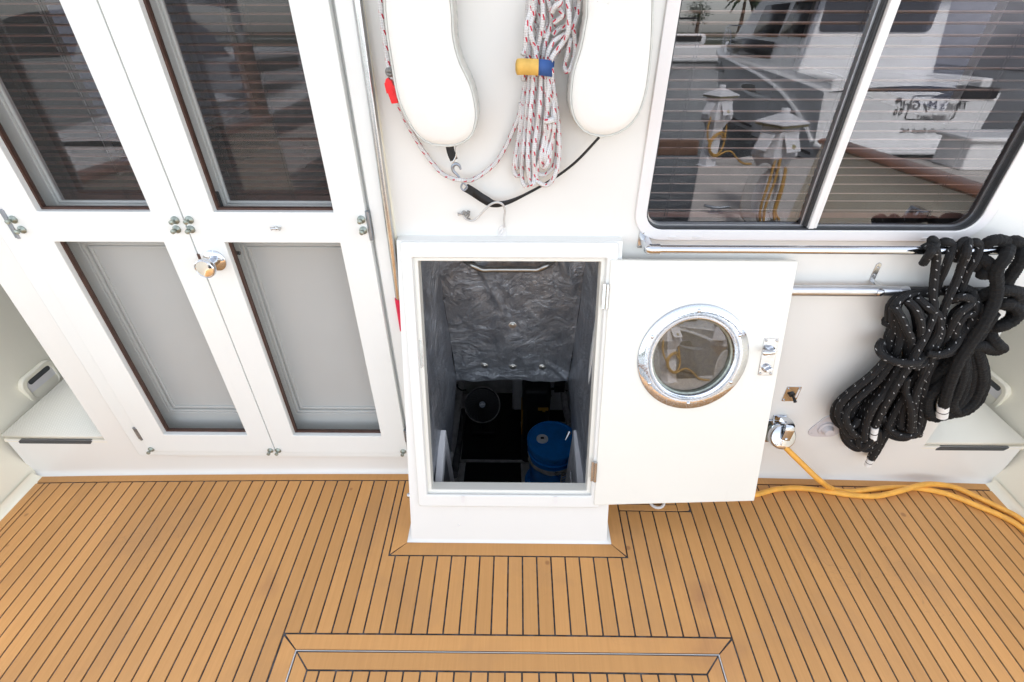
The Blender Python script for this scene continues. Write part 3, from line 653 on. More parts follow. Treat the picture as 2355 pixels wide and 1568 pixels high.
m.build('cheek', 'gelcoat', hz, solid=.01, smooth=0)
# skirt coving out to the deck
def skirt(u, v):
    t = pi/2*v; out = .030*(1-sin(t)); up = .045*(1-cos(t))
    per = [(X0-.028, 1.29), (X0-.028, .969), (X1+.028, .969), (X1+.028, 1.29)]
    pin = [(X0, 1.29), (X0, .985), (X1, .985), (X1, 1.29)]
    L = [0, .25, .75, 1]; k = min(2, max(i for i in range(4) if L[i] <= u+1e-9)); s = (u-L[k])/(L[k+1]-L[k])
    po = [per[k][j]*(1-s)+per[k+1][j]*s for j in (0, 1)]; pi_ = [pin[k][j]*(1-s)+pin[k+1][j]*s for j in (0, 1)]
    f = 1-sin(t); return V(pi_[0]+(po[0]-pi_[0])*f, pi_[1]+(po[1]-pi_[1])*f, dz(.35)+.0015+up)
m = MB(); m.grid(skirt, 32, 6); m.build('skirt', 'gelcoat', hz, smooth=70)
# raised frame, rebate and gasket round the opening
m = MB(); A = rrect(HO[0]-.034, HO[1]+.034, HO[2]-.050, HO[3]+.048, .008, 3); B = rrect(HO[0]-.002, HO[1]+.002, HO[2]-.002, HO[3]+.002, .004, 3); m.ring(HF, A, B, .0006, .012); m.build('opening_frame', 'gelcoat', hz, bevel=.004)
m = MB(); m.ring(HF, rrect(HO[0]-.0015, HO[1]+.0015, HO[2]-.0015, HO[3]+.0015, .004, 3), rrect(HO[0]+.012, HO[1]-.012, HO[2]+.010, HO[3]-.010, .004, 3), -.05, -.002); m.build('gasket', 'hatch_paint', hz, bevel=.003)
for zx in (530, 1450):
    a, b = HF.px(*A2(zx, 1430), .012); m = MB(); m.prism(HF, rrect(a-.006, a+.006, HO[2]-.03, HO[2]-.004, .003, 3), .011, .0145); m.build('drain_slot', 'white_plastic', hz)
m = MB(); a, b = HF.px(*ZE(228, 670), 0); m.box(HF, HO[0]+.001, HO[0]+.010, b-.045, b+.045, -.012, -.0005); m.build('strike_plate', 'stainless', hz)
p = px_y(*ZE(195, 1443), .985); m = MB(); f = frame_z(HF(X0+.001, .195, -.01), (-1, 0, 0)); m.lathe(f, [(.009, 0), (.009, .014), (.006, .018), (0, .019)], 12); m.build('drain_fitting', 'stainless', hz)
m = screw(HF, -.20, .075, .0, .003); m.build('small_plug', 'white_plastic', hz)
# insulated well: side panels, back panel with buttons
BYT, BYB, BZB = 1.50, 1.66, None
bt = px_y(1175, 612, BYT); bb = px_y(1175, 871, BYB)
xl_t, xr_t = px_y(1012, 625, BYT)[0], px_y(1342, 625, BYT)[0]; xl_b, xr_b = px_y(1050, 871, BYB)[0], px_y(1306, 871, BYB)[0]
ZT, ZBk = .93, float(bb[2])
cre = [((.24, .0), (.44, .42), .018), ((.24, .0), (.36, .20), .012), ((.24, .0), (.5, .3), .010), ((.16, .02), (.02, .14), .012), ((.80, 0), (.93, .2), .014), ((.8, 0), (.97, .32), .01), ((.8, 0), (.7, .18), .007), ((.98, .97), (.80, .84), .016), ((.2, .95), (.8, .93), .008), ((.3, .975), (.9, .96), .007), ((.62, .84), (.78, .84), .006), ((.02, .9), (.2, .86), .006), ((.55, .5), (.68, .51), .006)]
btn = [(.505, .50), (.26, .865), (.505, .875), (.765, .875)]
def seg_d(u, v, a, b):
    ax, ay = a; bx, by = b; dx, dy = bx-ax, by-ay; t = max(0, min(1, ((u-ax)*dx+(v-ay)*dy)/(dx*dx+dy*dy+1e-9))); return math.hypot(u-ax-t*dx, (v-ay-t*dy)), t
def backpt(u, v, extra=True):
    x0 = xl_t+(xl_b-xl_t)*v; x1 = xr_t+(xr_b-xr_t)*v; z = ZT+(ZBk-ZT)*v; y = BYT-.05+(BYB-BYT+.05)*v
    d = 0.
    if extra:
        for a, b, amp in cre:
            q, t = seg_d(u, v, a, b); d += amp*(1-.5*t)*math.exp(-(q/.022)**2)
        for b in btn: q = math.hypot(u-b[0], (v-b[1])*1.2); d -= .007*math.exp(-(q/.05)**2)
        d += .010*sin(3.1*u*pi)*sin(2.3*v*pi)+.003*sin(31*u+9*v)*sin(14*v-5*u)
        d += .010*math.exp(-((v-1)/.04)**2)
    return V(x0+(x1-x0)*u, y-d, z)
m = MB(); m.grid(lambda u, v: backpt(u, v), 90, 90); m.build('back_insulation', 'foil', hz, smooth=180)
for b in btn:
    p = backpt(*b); f = frame_z(p+V(0, -.002, 0), (0, -1, .25)); m = MB(); m.lathe(f, [(.017, 0), (.016, .003), (.008, .005), (.006, .008), (0, .009)], 18); m.build('insulation_button', 'dull_steel', hz)
for sx in (-1, 1):
    def sidept(u, v):
        h = v
        fx = HO[0]-.004 if sx < 0 else HO[1]+.012
        p = HF(fx, HO[2]-.02+(HO[3]-HO[2]+.02)*h, -.045)
        ub = (1-h); bx = (xl_t+(xl_b-xl_t)*ub) if sx < 0 else (xr_t+(xr_b-xr_t)*ub)
        q = V(bx, BYT-.05+(BYB-BYT+.05)*ub, ZT+(ZBk-ZT)*ub)
        if h < .15: q = q+V(0, .05*(1-h/.15)*0, 0)
        w = p*(1-u)+q*u; return w+V(sx*(.004*sin(7*u+5*h)*sin(9*h)), 0, 0)
    m = MB(); m.grid(sidept, 16, 24); m.build('side_insulation', 'foil', hz, smooth=180)
    def sidelow(u, v):                                    # the same panel carried down to the cheek of the ladder
        p = sidept(u, 0.); fx = HO[0]-.03 if sx < 0 else HO[1]+.04
        q = V(fx, 1.0+.62*u, -.35); return p*(1-v)+q*v
    m = MB(); m.grid(sidelow, 8, 8); m.build('side_insulation', 'foil', hz, smooth=180)
m = MB(); m.grid(lambda u, v: (HF(HO[0]+.006+(HO[1]-HO[0]-.012)*u, HO[3]-.003, -.045))*(1-v)+V(xl_t+(xr_t-xl_t)*u, BYT-.05, ZT)*v+V(0, 0, .004*sin(20*u)*sin(pi*v)), 20, 6); m.build('ceiling_insulation', 'foil', hz, smooth=180)
# grab bar under the top edge
g0 = [G2(600, 85), G2(680, 135), G2(790, 188), G2(900, 190), G2(1110, 190), G2(1320, 190), G2(1420, 188), G2(1520, 140), G2(1600, 85)]
m = MB(); m.tube([px_y(x, y, 1.43 if 0 < i < 8 else 1.47) for i, (x, y) in enumerate(g0)], .0105, 12, 6); m.build('grab_bar', 'dull_steel', hz)
for i in (0, 8):
    f = frame_z(px_y(*g0[i], 1.475)+V(0, 0, .01), (0, -1, .3)); m = MB(); m.lathe(f, [(.022, 0), (.022, .004), (.01, .008), (0, .009)], 16); m.build('bar_base', 'stainless', hz)

# ------------------------------------------------------------------ engine space and what stands in it
FZ = -1.27
m = MB()
for (x0, x1, y0, y1, z0, z1) in ((-.75, .75, .9, 3.1, FZ-.02, FZ), (-.77, -.75, .9, 3.1, FZ, -.061), (.75, .77, .9, 3.1, FZ, -.061), (-.77, -.75, 1.66, 3.1, -.061, .2), (.75, .77, 1.66, 3.1, -.061, .2), (-.75, .75, 3.1, 3.12, FZ, .2), (-.75, .75, 1.668, 3.1, ZBk-.004, ZBk+.01), (-.75, .75, .88, .9, FZ, -.04), (-.75, -.375, .9, 1.66, -.06, -.04), (.333, .75, .9, 1.66, -.06, -.04), (-.375, .333, .9, .98, -.06, -.04)): m.box(G0, x0, x1, y0, y1, z0, z1)
structure(m.build('engine_space', 'bilge_paint', smooth=0))
def on_floor(x, y, z=FZ): return px_z(x, y, z)
# mats
def mat_thing(label, pts, z):
    q = [px_z(x, y, z) for x, y in pts]; m = MB(); m.prism(G0, [(p[0], p[1]) for p in q], z-.012, z); return tag(m.build('floor_mat', 'engine_black', bevel=.003), label, 'mat', 'black mats in the engine space')
mat_thing('black ribbed rubber mat at the foot of the hatchway', [(1062, 1140), (1200, 1140), (1197, 1062), (1071, 1062)], FZ+.012)
mat_thing('plain black mat under the fan', [(1060, 1055), (1206, 1055), (1186, 880), (1078, 880)], FZ+.016)
m = MB(); p0, p1 = px_z(1055, 1058, FZ+.02), px_z(1205, 1057, FZ+.02); m.box(G0, p0[0], p1[0], p0[1]-.012, p0[1]+.012, FZ, FZ+.018); tag(m.build('floor_batten', 'pipe_grey', bevel=.002), 'thin grey batten between the two black mats', 'batten')
# fan
fc_ = px_y(*A2(722, 500), 2.62); fan = thing('floor_fan', 'round black floor fan with pale hub badge on the mat', 'fan', (fc_[0], fc_[1], FZ))
ff = frame_z(fc_, nrm(CAM-fc_)+V(0, 0, .12)); R_ = .135
m = MB(); m.lathe(ff, [(R_*1.0, -.09), (R_, .01), (R_*.985, .018), (R_*.93, .012), (R_*.93, -.06), (0, -.075)], 36); m.build('fan_housing', 'black_plastic', fan)
m = MB(); m.tube([ff(R_*.97*cos(t), R_*.97*sin(t), .016) for t in np.linspace(0, 2*pi, 24, endpoint=False)], .004, 8, 2, True); m.build('grille_rim', 'pipe_grey', fan)
m = MB()
for k in range(26):
    a = 2*pi*k/26; m.tube([ff(r*cos(a+.9*(r/R_)), r*sin(a+.9*(r/R_)), .016+.012*(1-(r/R_)**2)) for r in np.linspace(.028, R_*.95, 6)], .0014, 5, 2)
m.build('grille_bars', 'black_rubber', fan)
m = MB(); m.lathe(ff.at(0, 0, .026), [(.031, -.004), (.031, .004), (.027, .007), (0, .008)], 24); m.build('hub', 'black_plastic', fan)
m = MB(); m.prism(ff.at(0, 0, .033), circ(0, 0, .023, 20), 0, .0015); b_ = m.build('badge', 'steel_hinge', fan)
m = MB(); m.box(ff.at(0, 0, .0345).rot(.15), -.02, .02, -.004, .004, 0, .001); m.box(ff.at(0, 0, .0345).rot(.15), -.005, .005, .005, .011, 0, .001); m.build('badge_mark', 'label_paper', fan)
m = MB(); m.box(G0, fc_[0]-.10, fc_[0]+.10, fc_[1]-.02, fc_[1]+.12, FZ+.016, FZ+.06); m.tube([(fc_[0], fc_[1]+.05, FZ+.05), (fc_[0], fc_[1]+.06, fc_[2]-.05)], .03, 10, 1); m.build('stand', 'black_plastic', fan, bevel=.01)
# buckets
def bucket(label, cx, cy, z0, hh, r, lidded=True):
    t = thing('bucket', label, 'bucket', (cx, cy, z0), 'blue pails stacked in the engine space'); f = G0.at(cx, cy, z0)
    m = MB(); m.lathe(f, [(0, .0), (r*.88, 0), (r*.885, .01), (r*.95, hh*.74), (r*.95, hh*.75), (r*1.02, hh*.755), (r*1.02, hh*.775), (r*.96, hh*.78), (r*.965, hh*.84), (r*1.02, hh*.845), (r*1.02, hh*.865), (r*.97, hh*.87), (r*.975, hh*.94)], 40); m.build('pail', 'bucket_blue', t, smooth=35)
    m = MB(); m.lathe(f, [(r*.99, hh*.90), (r*1.05, hh*.90), (r*1.06, hh*.985), (r*1.03, hh), (r*.97, hh), (r*.95, hh*.985), (0, hh*.985)], 44); lid_ = m.build('lid', 'bucket_blue', t, smooth=35)
    if lidded:
        g_ = f.at(-r*.42, r*.02, hh*.985); m = MB(); m.lathe(g_, [(.036, 0), (.036, .006), (.030, .009), (.026, .005), (.02, .005), (.019, .010), (0, .010)], 24); sp_ = m.build('spout', 'tank_white', lid_)
        m = MB(); m.box(g_.at(0, 0, .010), -.010, .010, -.008, .008, 0, .003); m.build('spout_cap', 'black_plastic', lid_, bevel=.002)
        m = MB(); m.tube([f(r*1.0*cos(a), r*1.02*sin(a), hh*.73-.055*sin((a-pi)/(pi)*pi)) for a in np.linspace(pi*1.02, 1.98*pi, 9)], .0035, 8, 5); m.build('bail_handle', 'pipe_grey', t)
        m = MB(); m.grid(lambda u, v: f(r*.957*cos(1.62*pi+.42*u), r*.957*sin(1.62*pi+.42*u), hh*(.16+.42*v)), 10, 1); m.build('paper_label', 'label_paper', t, solid=.001)
        m = MB()
        for k in range(5): m.grid(lambda u, v: f(r*.963*cos(1.62*pi+.05+.3*u), r*.963*sin(1.62*pi+.05+.3*u), hh*(.22+.07*k+.016*v)), 8, 1)
        m.build('label_print', 'bucket_blue', t, solid=.0008)
    return t
bc = px_y(*A2(1420, 840), 2.02); BZ = bc[2]-.37
bucket('lidded blue pail with pale spout and wire handle, topmost of the stack', bc[0], bc[1], BZ, .37, .148)
bucket('lower blue pail carrying the lidded one', bc[0]-.004, bc[1]-.02, BZ-.372, .37, .15, False)
m = MB(); m.tube([(bc[0]+.155*cos(a), bc[1]+.155*sin(a), BZ+.24) for a in np.linspace(1.1*pi, 1.95*pi, 8)], .017, 6, 4, flat=(1, .12), up=(0, 0, 1)); tag(m.build('strap', 'pipe_grey'), 'grey webbing strap holding the blue pail', 'strap')
hk = px_y(*A2(1490, 1185), bc[1]-.17); m = MB(); m.tube([hk+V(x, 0, z) for x, z in ((-.03, 0), (-.02, .014), (0, .004), (.012, -.012), (.03, -.012), (.034, .004), (.02, .012), (.004, -.002), (-.012, -.014), (-.028, -.01))], .0035, 8, 5); tag(m.build('strap_hook', 'stainless'), 'bright double hook on the strap of the blue pail', 'hook')
# white tank, tool case, pipes
p0, p1 = px_y(*A2(1020, 560), 2.75), px_y(*A2(1560, 230), 2.75)
tk = thing('water_tank', 'ribbed white plastic tank behind the tool case', 'tank', ((p0[0]+p1[0])/2, 2.85, FZ))
m = MB(); m.box(G0, p0[0], p1[0]+.1, 2.75, 3.05, p0[2], 0.02); m.build('tank_body', 'tank_white', tk, bevel=.02, segs=3)
m = MB(); m.box(G0, p0[0]+.03, p1[0]+.06, 2.78, 3.03, FZ, p0[2]+.01); m.build('plinth', 'engine_black', tk)
for q in (.28, .33, .55):
    z = p0[2]+(0-p0[2])*q; m = MB(); m.box(G0, p0[0]+.012, p1[0]+.08, 2.744, 2.76, z, z+.018); m.build('rib', 'tank_white', tk, bevel=.006)
q0, q1 = px_y(*A2(1120, 640), 2.35), px_y(*A2(1410, 370), 2.35)
tc = thing('tool_case', 'black tool case with yellow trim behind the blue pail', 'tool case', ((q0[0]+q1[0])/2, 2.45, FZ))
m = MB(); m.box(G0, q0[0], q1[0], 2.35, 2.62, FZ, q1[2]); m.build('case_body', 'black_plastic', tc, bevel=.03, segs=3)
m = MB(); m.box(G0, q0[0]+.07, q0[0]+.11, 2.42, 2.55, q1[2], q1[2]+.02); m.tube([(q0[0]+.04, 2.48, q1[2]), (q0[0]+.06, 2.48, q1[2]+.03), (q1[0]-.06, 2.48, q1[2]+.03), (q1[0]-.04, 2.48, q1[2])], .012, 8, 3); m.build('carry_handle', 'black_plastic', tc)
e0, e1 = px_y(*A2(1275, 560), 2.345), px_y(*A2(1378, 533), 2.345); m = MB(); m.box(G0, e0[0], e1[0], 2.335, 2.352, e0[2]+.012, e1[2]); m.box(G0, e0[0]+.03, e1[0]-.02, 2.334, 2.352, e0[2], e0[2]+.0115); m.build('yellow_clasp', 'tool_yellow', tc)
m = MB(); m.box(G0, q0[0]-.006, q0[0]+.002, 2.37, 2.5, q0[2]-.18, q0[2]+.06); m.build('yellow_trim', 'tool_yellow', tc)
for lab, pts, r, mt in (('pale grey pipe along the port side of the engine space', [A2(500, 300), A2(470, 520), A2(420, 860), A2(380, 1000)], .03, 'pipe_grey'), ('grey stringer beam beside the mats', [A2(530, 560), A2(500, 800), A2(440, 1200)], .022, 'engine_grey'), ('pale pipe behind the blue pail', [A2(1530, 380), A2(1560, 560), A2(1600, 720)], .026, 'pipe_grey')):
    ys = np.linspace(2.7, 1.75, len(pts)) if 'behind' not in lab else np.linspace(2.7, 2.25, len(pts))
    m = MB(); m.tube([px_y(*p, y) for p, y in zip(pts, ys)], r, 12, 4); tag(m.build('pipe' if 'pipe' in lab else 'stringer_beam', mt), lab, 'pipe' if 'pipe' in lab else 'beam')
m = MB()
for pts in ([(1265, 305), (1330, 330), (1440, 340), (1500, 350), (1560, 360)], [(1300, 320), (1360, 370), (1400, 410)], [(1440, 330), (1500, 300), (1560, 250)]): m.tube([px_y(*A2(*p), 2.6+.03*i) for i, p in enumerate(pts)], .008, 8, 5)
b0 = px_y(*A2(1440, 375), 2.6); m.box(G0, b0[0], b0[0]+.07, 2.6, 2.66, b0[2], b0[2]+.06); tag(m.build('wiring_loom', 'black_plastic'), 'tangle of black cables with plug above the tool case', 'cable')
m = MB(); m.tube([px_y(*A2(x, y), 2.5) for x, y in ((470, 300), (480, 330), (520, 355), (560, 350))], .005, 8, 4); tag(m.build('cable_loop', 'black_plastic'), 'short black cable loop by the grey pipe', 'cable')
# cheeks of the ladder on either side
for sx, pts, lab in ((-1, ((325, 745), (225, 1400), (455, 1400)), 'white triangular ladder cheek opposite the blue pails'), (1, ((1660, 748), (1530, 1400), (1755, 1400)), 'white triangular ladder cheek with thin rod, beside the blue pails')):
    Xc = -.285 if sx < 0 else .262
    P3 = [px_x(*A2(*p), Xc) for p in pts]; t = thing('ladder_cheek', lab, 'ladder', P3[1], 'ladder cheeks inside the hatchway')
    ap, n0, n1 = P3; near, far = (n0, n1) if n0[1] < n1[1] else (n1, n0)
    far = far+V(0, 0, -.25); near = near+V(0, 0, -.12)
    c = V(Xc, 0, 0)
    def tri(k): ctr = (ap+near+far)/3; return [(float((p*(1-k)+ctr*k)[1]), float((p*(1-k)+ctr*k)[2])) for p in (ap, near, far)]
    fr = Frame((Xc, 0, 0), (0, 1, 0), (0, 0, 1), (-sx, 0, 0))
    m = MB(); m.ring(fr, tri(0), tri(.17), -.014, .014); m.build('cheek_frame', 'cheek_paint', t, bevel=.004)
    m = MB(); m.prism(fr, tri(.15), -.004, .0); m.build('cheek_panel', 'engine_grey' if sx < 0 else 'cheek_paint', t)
    if sx > 0:
        m = MB(); m.tube([px_x(*A2(1600, 1165), Xc-.02), px_x(*A2(1618, 1400), Xc-.02)], .006, 8, 1); m.build('rod', 'stainless', t)
        m = MB(); p = px_x(*A2(1590, 770), Xc-.02); m.tube([p, p+V(-.02, -.03, -.02)], lambda q: .010-.007*q, 10, 1); m.build('hook_pin', 'stainless', t)

# ------------------------------------------------------------------ hatch door, swung open
SW = radians(2.2); DFo = HF(HO[1]+.012, 0, .020); DX = HF.x*cos(SW)-HF.z*sin(SW); DN = HF.z*cos(SW)+HF.x*sin(SW); DFm = Frame(DFo, DX, HF.y, DN)
hd = thing('hatch_door', 'cream hatch door swung open with round chrome porthole', 'hatch door', DFm(0, .17, 0))
TL, TR, BR, BL = DFm.px(1398, 598), DFm.px(1832, 600), DFm.px(1735, 1150), DFm.px(1366, 1162)
wd = (TR[0]+BR[0])/2; d0, d1 = (BL[1]*2+BR[1])/3, (TL[1]+TR[1])/2
pc = DFm.px(*C2(557, 557), .006); PR = .165
m = MB(); vs, fs = poly_holes(DFm, [(.0, BL[1]), (wd+.006, BR[1]-.004), (wd-.003, TR[1]), (0, TL[1])], [circ(pc[0], pc[1], PR*.82, 40)], 0); m.add(vs, fs); m.build('door_panel', 'hatch_paint', hd, solid=-.026, smooth=0, bevel=.003)
pf = DFm.at(pc[0], pc[1], 0)
m = MB()
prof = [(PR*.765, -.030), (PR*.765, .002), (PR*.775, .006), (PR*.79, .0068), (PR*1.03, .0062), (PR*1.046, .0050), (PR*1.055, .001), (PR*1.055, -.0005)]
n_ = 72; vsl = [pf(r*cos(2*pi*k/n_), r*sin(2*pi*k/n_), z) for r, z in prof for k in range(n_)]
m.add(vsl, [(i*n_+k, i*n_+(k+1) % n_, (i+1)*n_+(k+1) % n_, (i+1)*n_+k) for i in range(len(prof)-1) for k in range(n_)]); rg = m.build('porthole_ring', 'pitted_chrome', hd, smooth=30)
m = MB(); m.lathe(pf, [(PR*.765, -.022), (PR*.765, -.004), (PR*.735, -.006), (PR*.73, -.022)], 56); m.build('porthole_gasket', 'old_bronze', hd)
m = MB(); m.prism(pf, circ(0, 0, PR*.76, 56), -.020, -.016); m.build('porthole_glass', 'port_glass', hd)
m = MB(); m.prism(pf, circ(0, 0, PR*.9, 40), -.034, -.0275); m.build('porthole_cover', 'port_backing', hd)
for x, y in ((608, 132), (967, 352), (910, 780), (507, 995), (148, 790), (187, 362)):
    a, b = DFm.px(*C2(x, y), .006); dq = V(a-pc[0], b-pc[1], 0); dq = dq/np.linalg.norm(dq)*PR*.93; screw(DFm, pc[0]+dq[0], pc[1]+dq[1], .0066, .0062).build('screw', 'chrome', hd)
# latch plate
a, b = DFm.px(*C2(1220, 545), .003); w2, h2 = .0225, .062
m = MB(); m.prism(DFm, rrect(a-w2, a+w2, b-h2, b+h2, .002, 2), 0, .003); lp = m.build('latch_plate', 'stainless', hd, bevel=.0008)
for sx in (-1, 1):
    for sy in (-1, 1): screw(DFm, a+sx*.0165, b+sy*.055, .003, .004).build('screw', 'stainless', lp)
f = DFm.at(a, b+.025, .003); m = MB(); m.lathe(f, [(.0135, 0), (.0135, .006), (.009, .010), (.008, .026), (0, .027)], 18); m.tube([f(0, 0, .022), f(-.012, -.001, .024), f(-.026, -.001, .024)], lambda q: .0078-.0015*q, 10, 4); m.lathe(frame_z(f(-.026, -.001, .024), -DFm.x), [(.009, -.005), (.009, .007), (.006, .010), (0, .0105)], 12); m.build('latch_lever', 'chrome', lp)
f = DFm.at(a, b-.036, .003); m = MB(); m.lathe(f, [(.0135, 0), (.0135, .006), (.011, .010), (0, .0105)], 20); m.box(f.rot(.5), -.010, .010, -.003, .003, .010, .020); m.build('thumb_turn', 'chrome', lp, bevel=.001)
for zy in (490, 1230 if 0 else None):
    if zy: a, b = HF.px(*G2(2150, zy), .02); hinge(HF, HO[1]+.008, b, .022, .075, hd, 'stainless')
a, b = HF.px(*A2(1830, 1165), .02); hinge(HF, HO[1]+.008, b, .022, .075, hd, 'stainless')

# ------------------------------------------------------------------ fittings on the bulkhead
# boat hook standing in the channel
a0, a1 = WF.px(*ZA(2105, 0), .03), WF.px(*H2(2192, 970), .03); b1 = WF.px(*H2(2222, 1245), .03)
bh = thing('boat_hook', 'stainless pole with red end sleeve standing beside the door casing', 'boat hook', WF(b1[0], b1[1], .03))
m = MB(); m.tube([WF(a1[0], a1[1], .03), WF(a0[0]+.002, 2.05, .03)], .0105, 16, 1); m.build('pole', 'stainless', bh)
m = MB(); m.tube([WF(b1[0], b1[1], .026), WF(a1[0], a1[1]+.004, .03)], lambda q: .0095+.004*q, 14, 1); m.build('red_sleeve', 'red_tape', bh)
m = MB(); m.box(WF, a0[0]-.016, a0[0]+.016, 1.93, 1.95, 0, .044); m.build('clip', 'white_plastic', bh, bevel=.003)
# hand rail
o_ = .062; r0, r1 = WF.px(*ZF(365, 66), o_), WF.px(2330, 581, o_); rh = (r0[1]+WF.px(2000, 576, o_)[1])/2
hr = thing('hand_rail', 'horizontal stainless grab rail under the window', 'rail', WF(r0[0], rh, 0))
m = MB(); m.tube([WF(r0[0], rh, o_), WF(XBR-.05, rh, o_)], .0122, 18, 1); m.build('rail_tube', 'chrome', hr)
for ax, sx in ((r0[0], -1), (XBR-.05, 1)):
    m = MB(); m.tube([WF(ax+sx*.006, rh, .004), WF(ax+sx*.006, rh, o_-.010), WF(ax+sx*.003, rh, o_), WF(ax-sx*.022, rh, o_)], .0155, 14, 4); m.build('elbow', 'chrome', hr)
    m = MB(); m.prism(WF, rrect(ax+sx*.012-.014, ax+sx*.012+.014, rh-.022, rh+.034, .003, 2), 0, .004); pl = m.build('bracket_plate', 'stainless', hr, bevel=.001)
    for q in (.026, -.014): screw(WF, ax+sx*.014, rh+q, .004, .0042).build('screw', 'stainless', pl)
# aluminium pole in clips
o_ = .04; pa = WF.px(*ZF(1130, 290), o_); pb = WF.px(*ZF(1730, 290), o_); ph_ = (pa[1]+pb[1])/2
ap_ = thing('deck_brush_pole', 'telescopic aluminium pole held in clips behind the hanging ropes', 'pole', WF(pa[0], ph_, 0))
m = MB(); m.tube([WF(.42, ph_, o_), WF(pb[0]-.08, ph_, o_)], .0172, 18, 1); m.build('pole_tube', 'aluminium', ap_)
m = MB(); m.tube([WF(pb[0]-.085, ph_, o_), WF(pb[0], ph_, o_)], .0152, 18, 1); m.tube([WF(pb[0]-.03, ph_, o_), WF(pb[0]-.026, ph_, o_)], .0165, 18, 1); m.build('pole_collar', 'aluminium', ap_)
m = MB(); m.tube([WF(pb[0], ph_, o_), WF(1.45, ph_, o_)], .0135, 14, 1); m.build('pole_grip', 'black_plastic', ap_)
def pole_clip(a, par):
    m = MB(); f = WF.at(a, ph_, 0); m.prism(f, rrect(-.008, .008, .012, .075, .008, 5), 0, .003); m.build('clip_strap', 'stainless', par, bevel=.0008)
    m = MB(); m.tube([f(0, .016, .002), f(0, .017, .03), f(0, .010, .054), f(0, -.004, .058), f(0, -.015, .046)], .010, 8, 5, flat=(1, .16), up=WF.x); m.build('clip_arm', 'stainless', par)
    for q in (.06, .035): screw(f, 0, q, .003, .0035).build('screw', 'stainless', par)
ac = WF.px(*ZF(1535, 250), .003); pole_clip(ac[0], ap_); pole_clip(WF.px(*ZF(990, 120), 0)[0], ap_)
# switch plate
f0 = WF.px(*C2(1425, 872), .002); f = WF.at(f0[0], f0[1], 0); f = Frame(f.o, f.x*1.22, f.y*1.25, f.z)
sp = thing('switch_plate', 'small mirror-steel switch plate with black toggle above the shore power inlet', 'switch', f(0, -.03, 0))
m = MB(); m.prism(f, rrect(-.0215, .0215, -.027, .027, .001, 2), 0, .0025); pl = m.build('plate', 'chrome', sp)
for sx in (-1, 1):
    for sy in (-1, 1): screw(f, sx*.0165, sy*.0215, .0025, .003).build('screw', 'chrome', pl)
m = MB(); m.lathe(f, [(.009, .002), (.009, .006), (.006, .008), (0, .008)], 14); m.tube([f(0, 0, .006), f(.003, -.006, .018), f(.006, -.014, .028)], lambda q: .0035+.0025*q, 10, 3); m.build('toggle', 'black_plastic', sp)
m = MB(); m.box(f, .0135, .019, -.012, .018, .0025, .0035); m.build('tiny_label', 'white_plastic', sp)
# shore power inlet
f0 = WF.px(*C2(1355, 1240), .062); SI = 1.16; f = WF.at(f0[0], f0[1]-.034, 0); f = Frame(f.o, f.x*SI, f.y*SI, f.z*SI)
ib = thing('shore_power_inlet', 'chrome shore power inlet with clamped round cap beside the hatch door', 'power inlet', f(0, -.06, 0))
m = MB(); m.prism(f, rrect(-.050, .046, -.05, .05, .010, 4), 0, .006); pl = m.build('flange', 'chrome', ib, bevel=.002)
for sx, sy in ((.036, .04), (-.04, .04), (.036, -.04), (-.04, -.04)): screw(f, sx, sy, .006, .0045).build('screw', 'chrome', pl)
ax = nrm(WF.z*.87+WF.y*.49); fb = Frame(f(0, -.004, .004), WF.x*SI, np.cross(ax, WF.x)*SI, ax*SI)
m = MB(); m.lathe(fb, [(.036, -.006), (.036, .02), (.038, .022), (.038, .03), (.0345, .031), (.0345, .040)], 36); m.build('barrel', 'old_bronze', ib)
m = MB(); m.lathe(fb.at(0, 0, .038), [(.0385, 0), (.0415, .003), (.0415, .018), (.039, .022), (.036, .0235), (0, .0245)], 40); m.build('cap', 'chrome', ib)
m = MB(); m.box(fb, -.022, .022, .030, .066, .0, .034); m.build('hinge_block', 'chrome', ib, bevel=.003)
m = MB(); m.tube([fb(.006, .056, .022), fb(.008, .060, .044), fb(.009, .052, .068), fb(.009, .036, .080), fb(.006, .012, .074), fb(.003, -.008, .0655)], .0165, 10, 5, flat=(1, .14), up=WF.x); m.build('clamp_arm', 'chrome', ib, smooth=60)
screw(fb, .003, -.003, .0685, .006).build('screw', 'chrome', ib)
# white round vent fitting
f0 = WF.px(*C2(1722, 1165), .0); f = WF.at(f0[0], f0[1], 0); f = Frame(f.o, f.x*1.3, f.y*1.3, f.z*1.2)
vf = thing('deck_fill_fitting', 'white plastic three-cornered fitting with round plug between inlet and ropes', 'fitting', f(0, -.03, 0))
out = []
for k in range(48):
    t = 2*pi*k/48; out.append(((.036+.013*max(0, cos(1.5*(((t-radians(90)+pi/3) % (2*pi/3))-pi/3)))**3)*cos(t), (.036+.013*max(0, cos(1.5*(((t-radians(90)+pi/3) % (2*pi/3))-pi/3)))**3)*sin(t)))
m = MB(); m.prism(f, out, 0, .0045); m.build('flange', 'fitting_plastic', vf, bevel=.0015)
m = MB(); m.lathe(f, [(.024, .004), (.023, .010), (.017, .012), (.016, .016), (.012, .022), (.011, .026), (0, .027)], 28); m.build('plug', 'fitting_plastic', vf)
for a in (90, 210, 330): m = MB(); m.box(f.rot(radians(a)), .0385, .043, -.002, .002, .004, .0052); m.build('screw_slot', 'pipe_grey', vf)

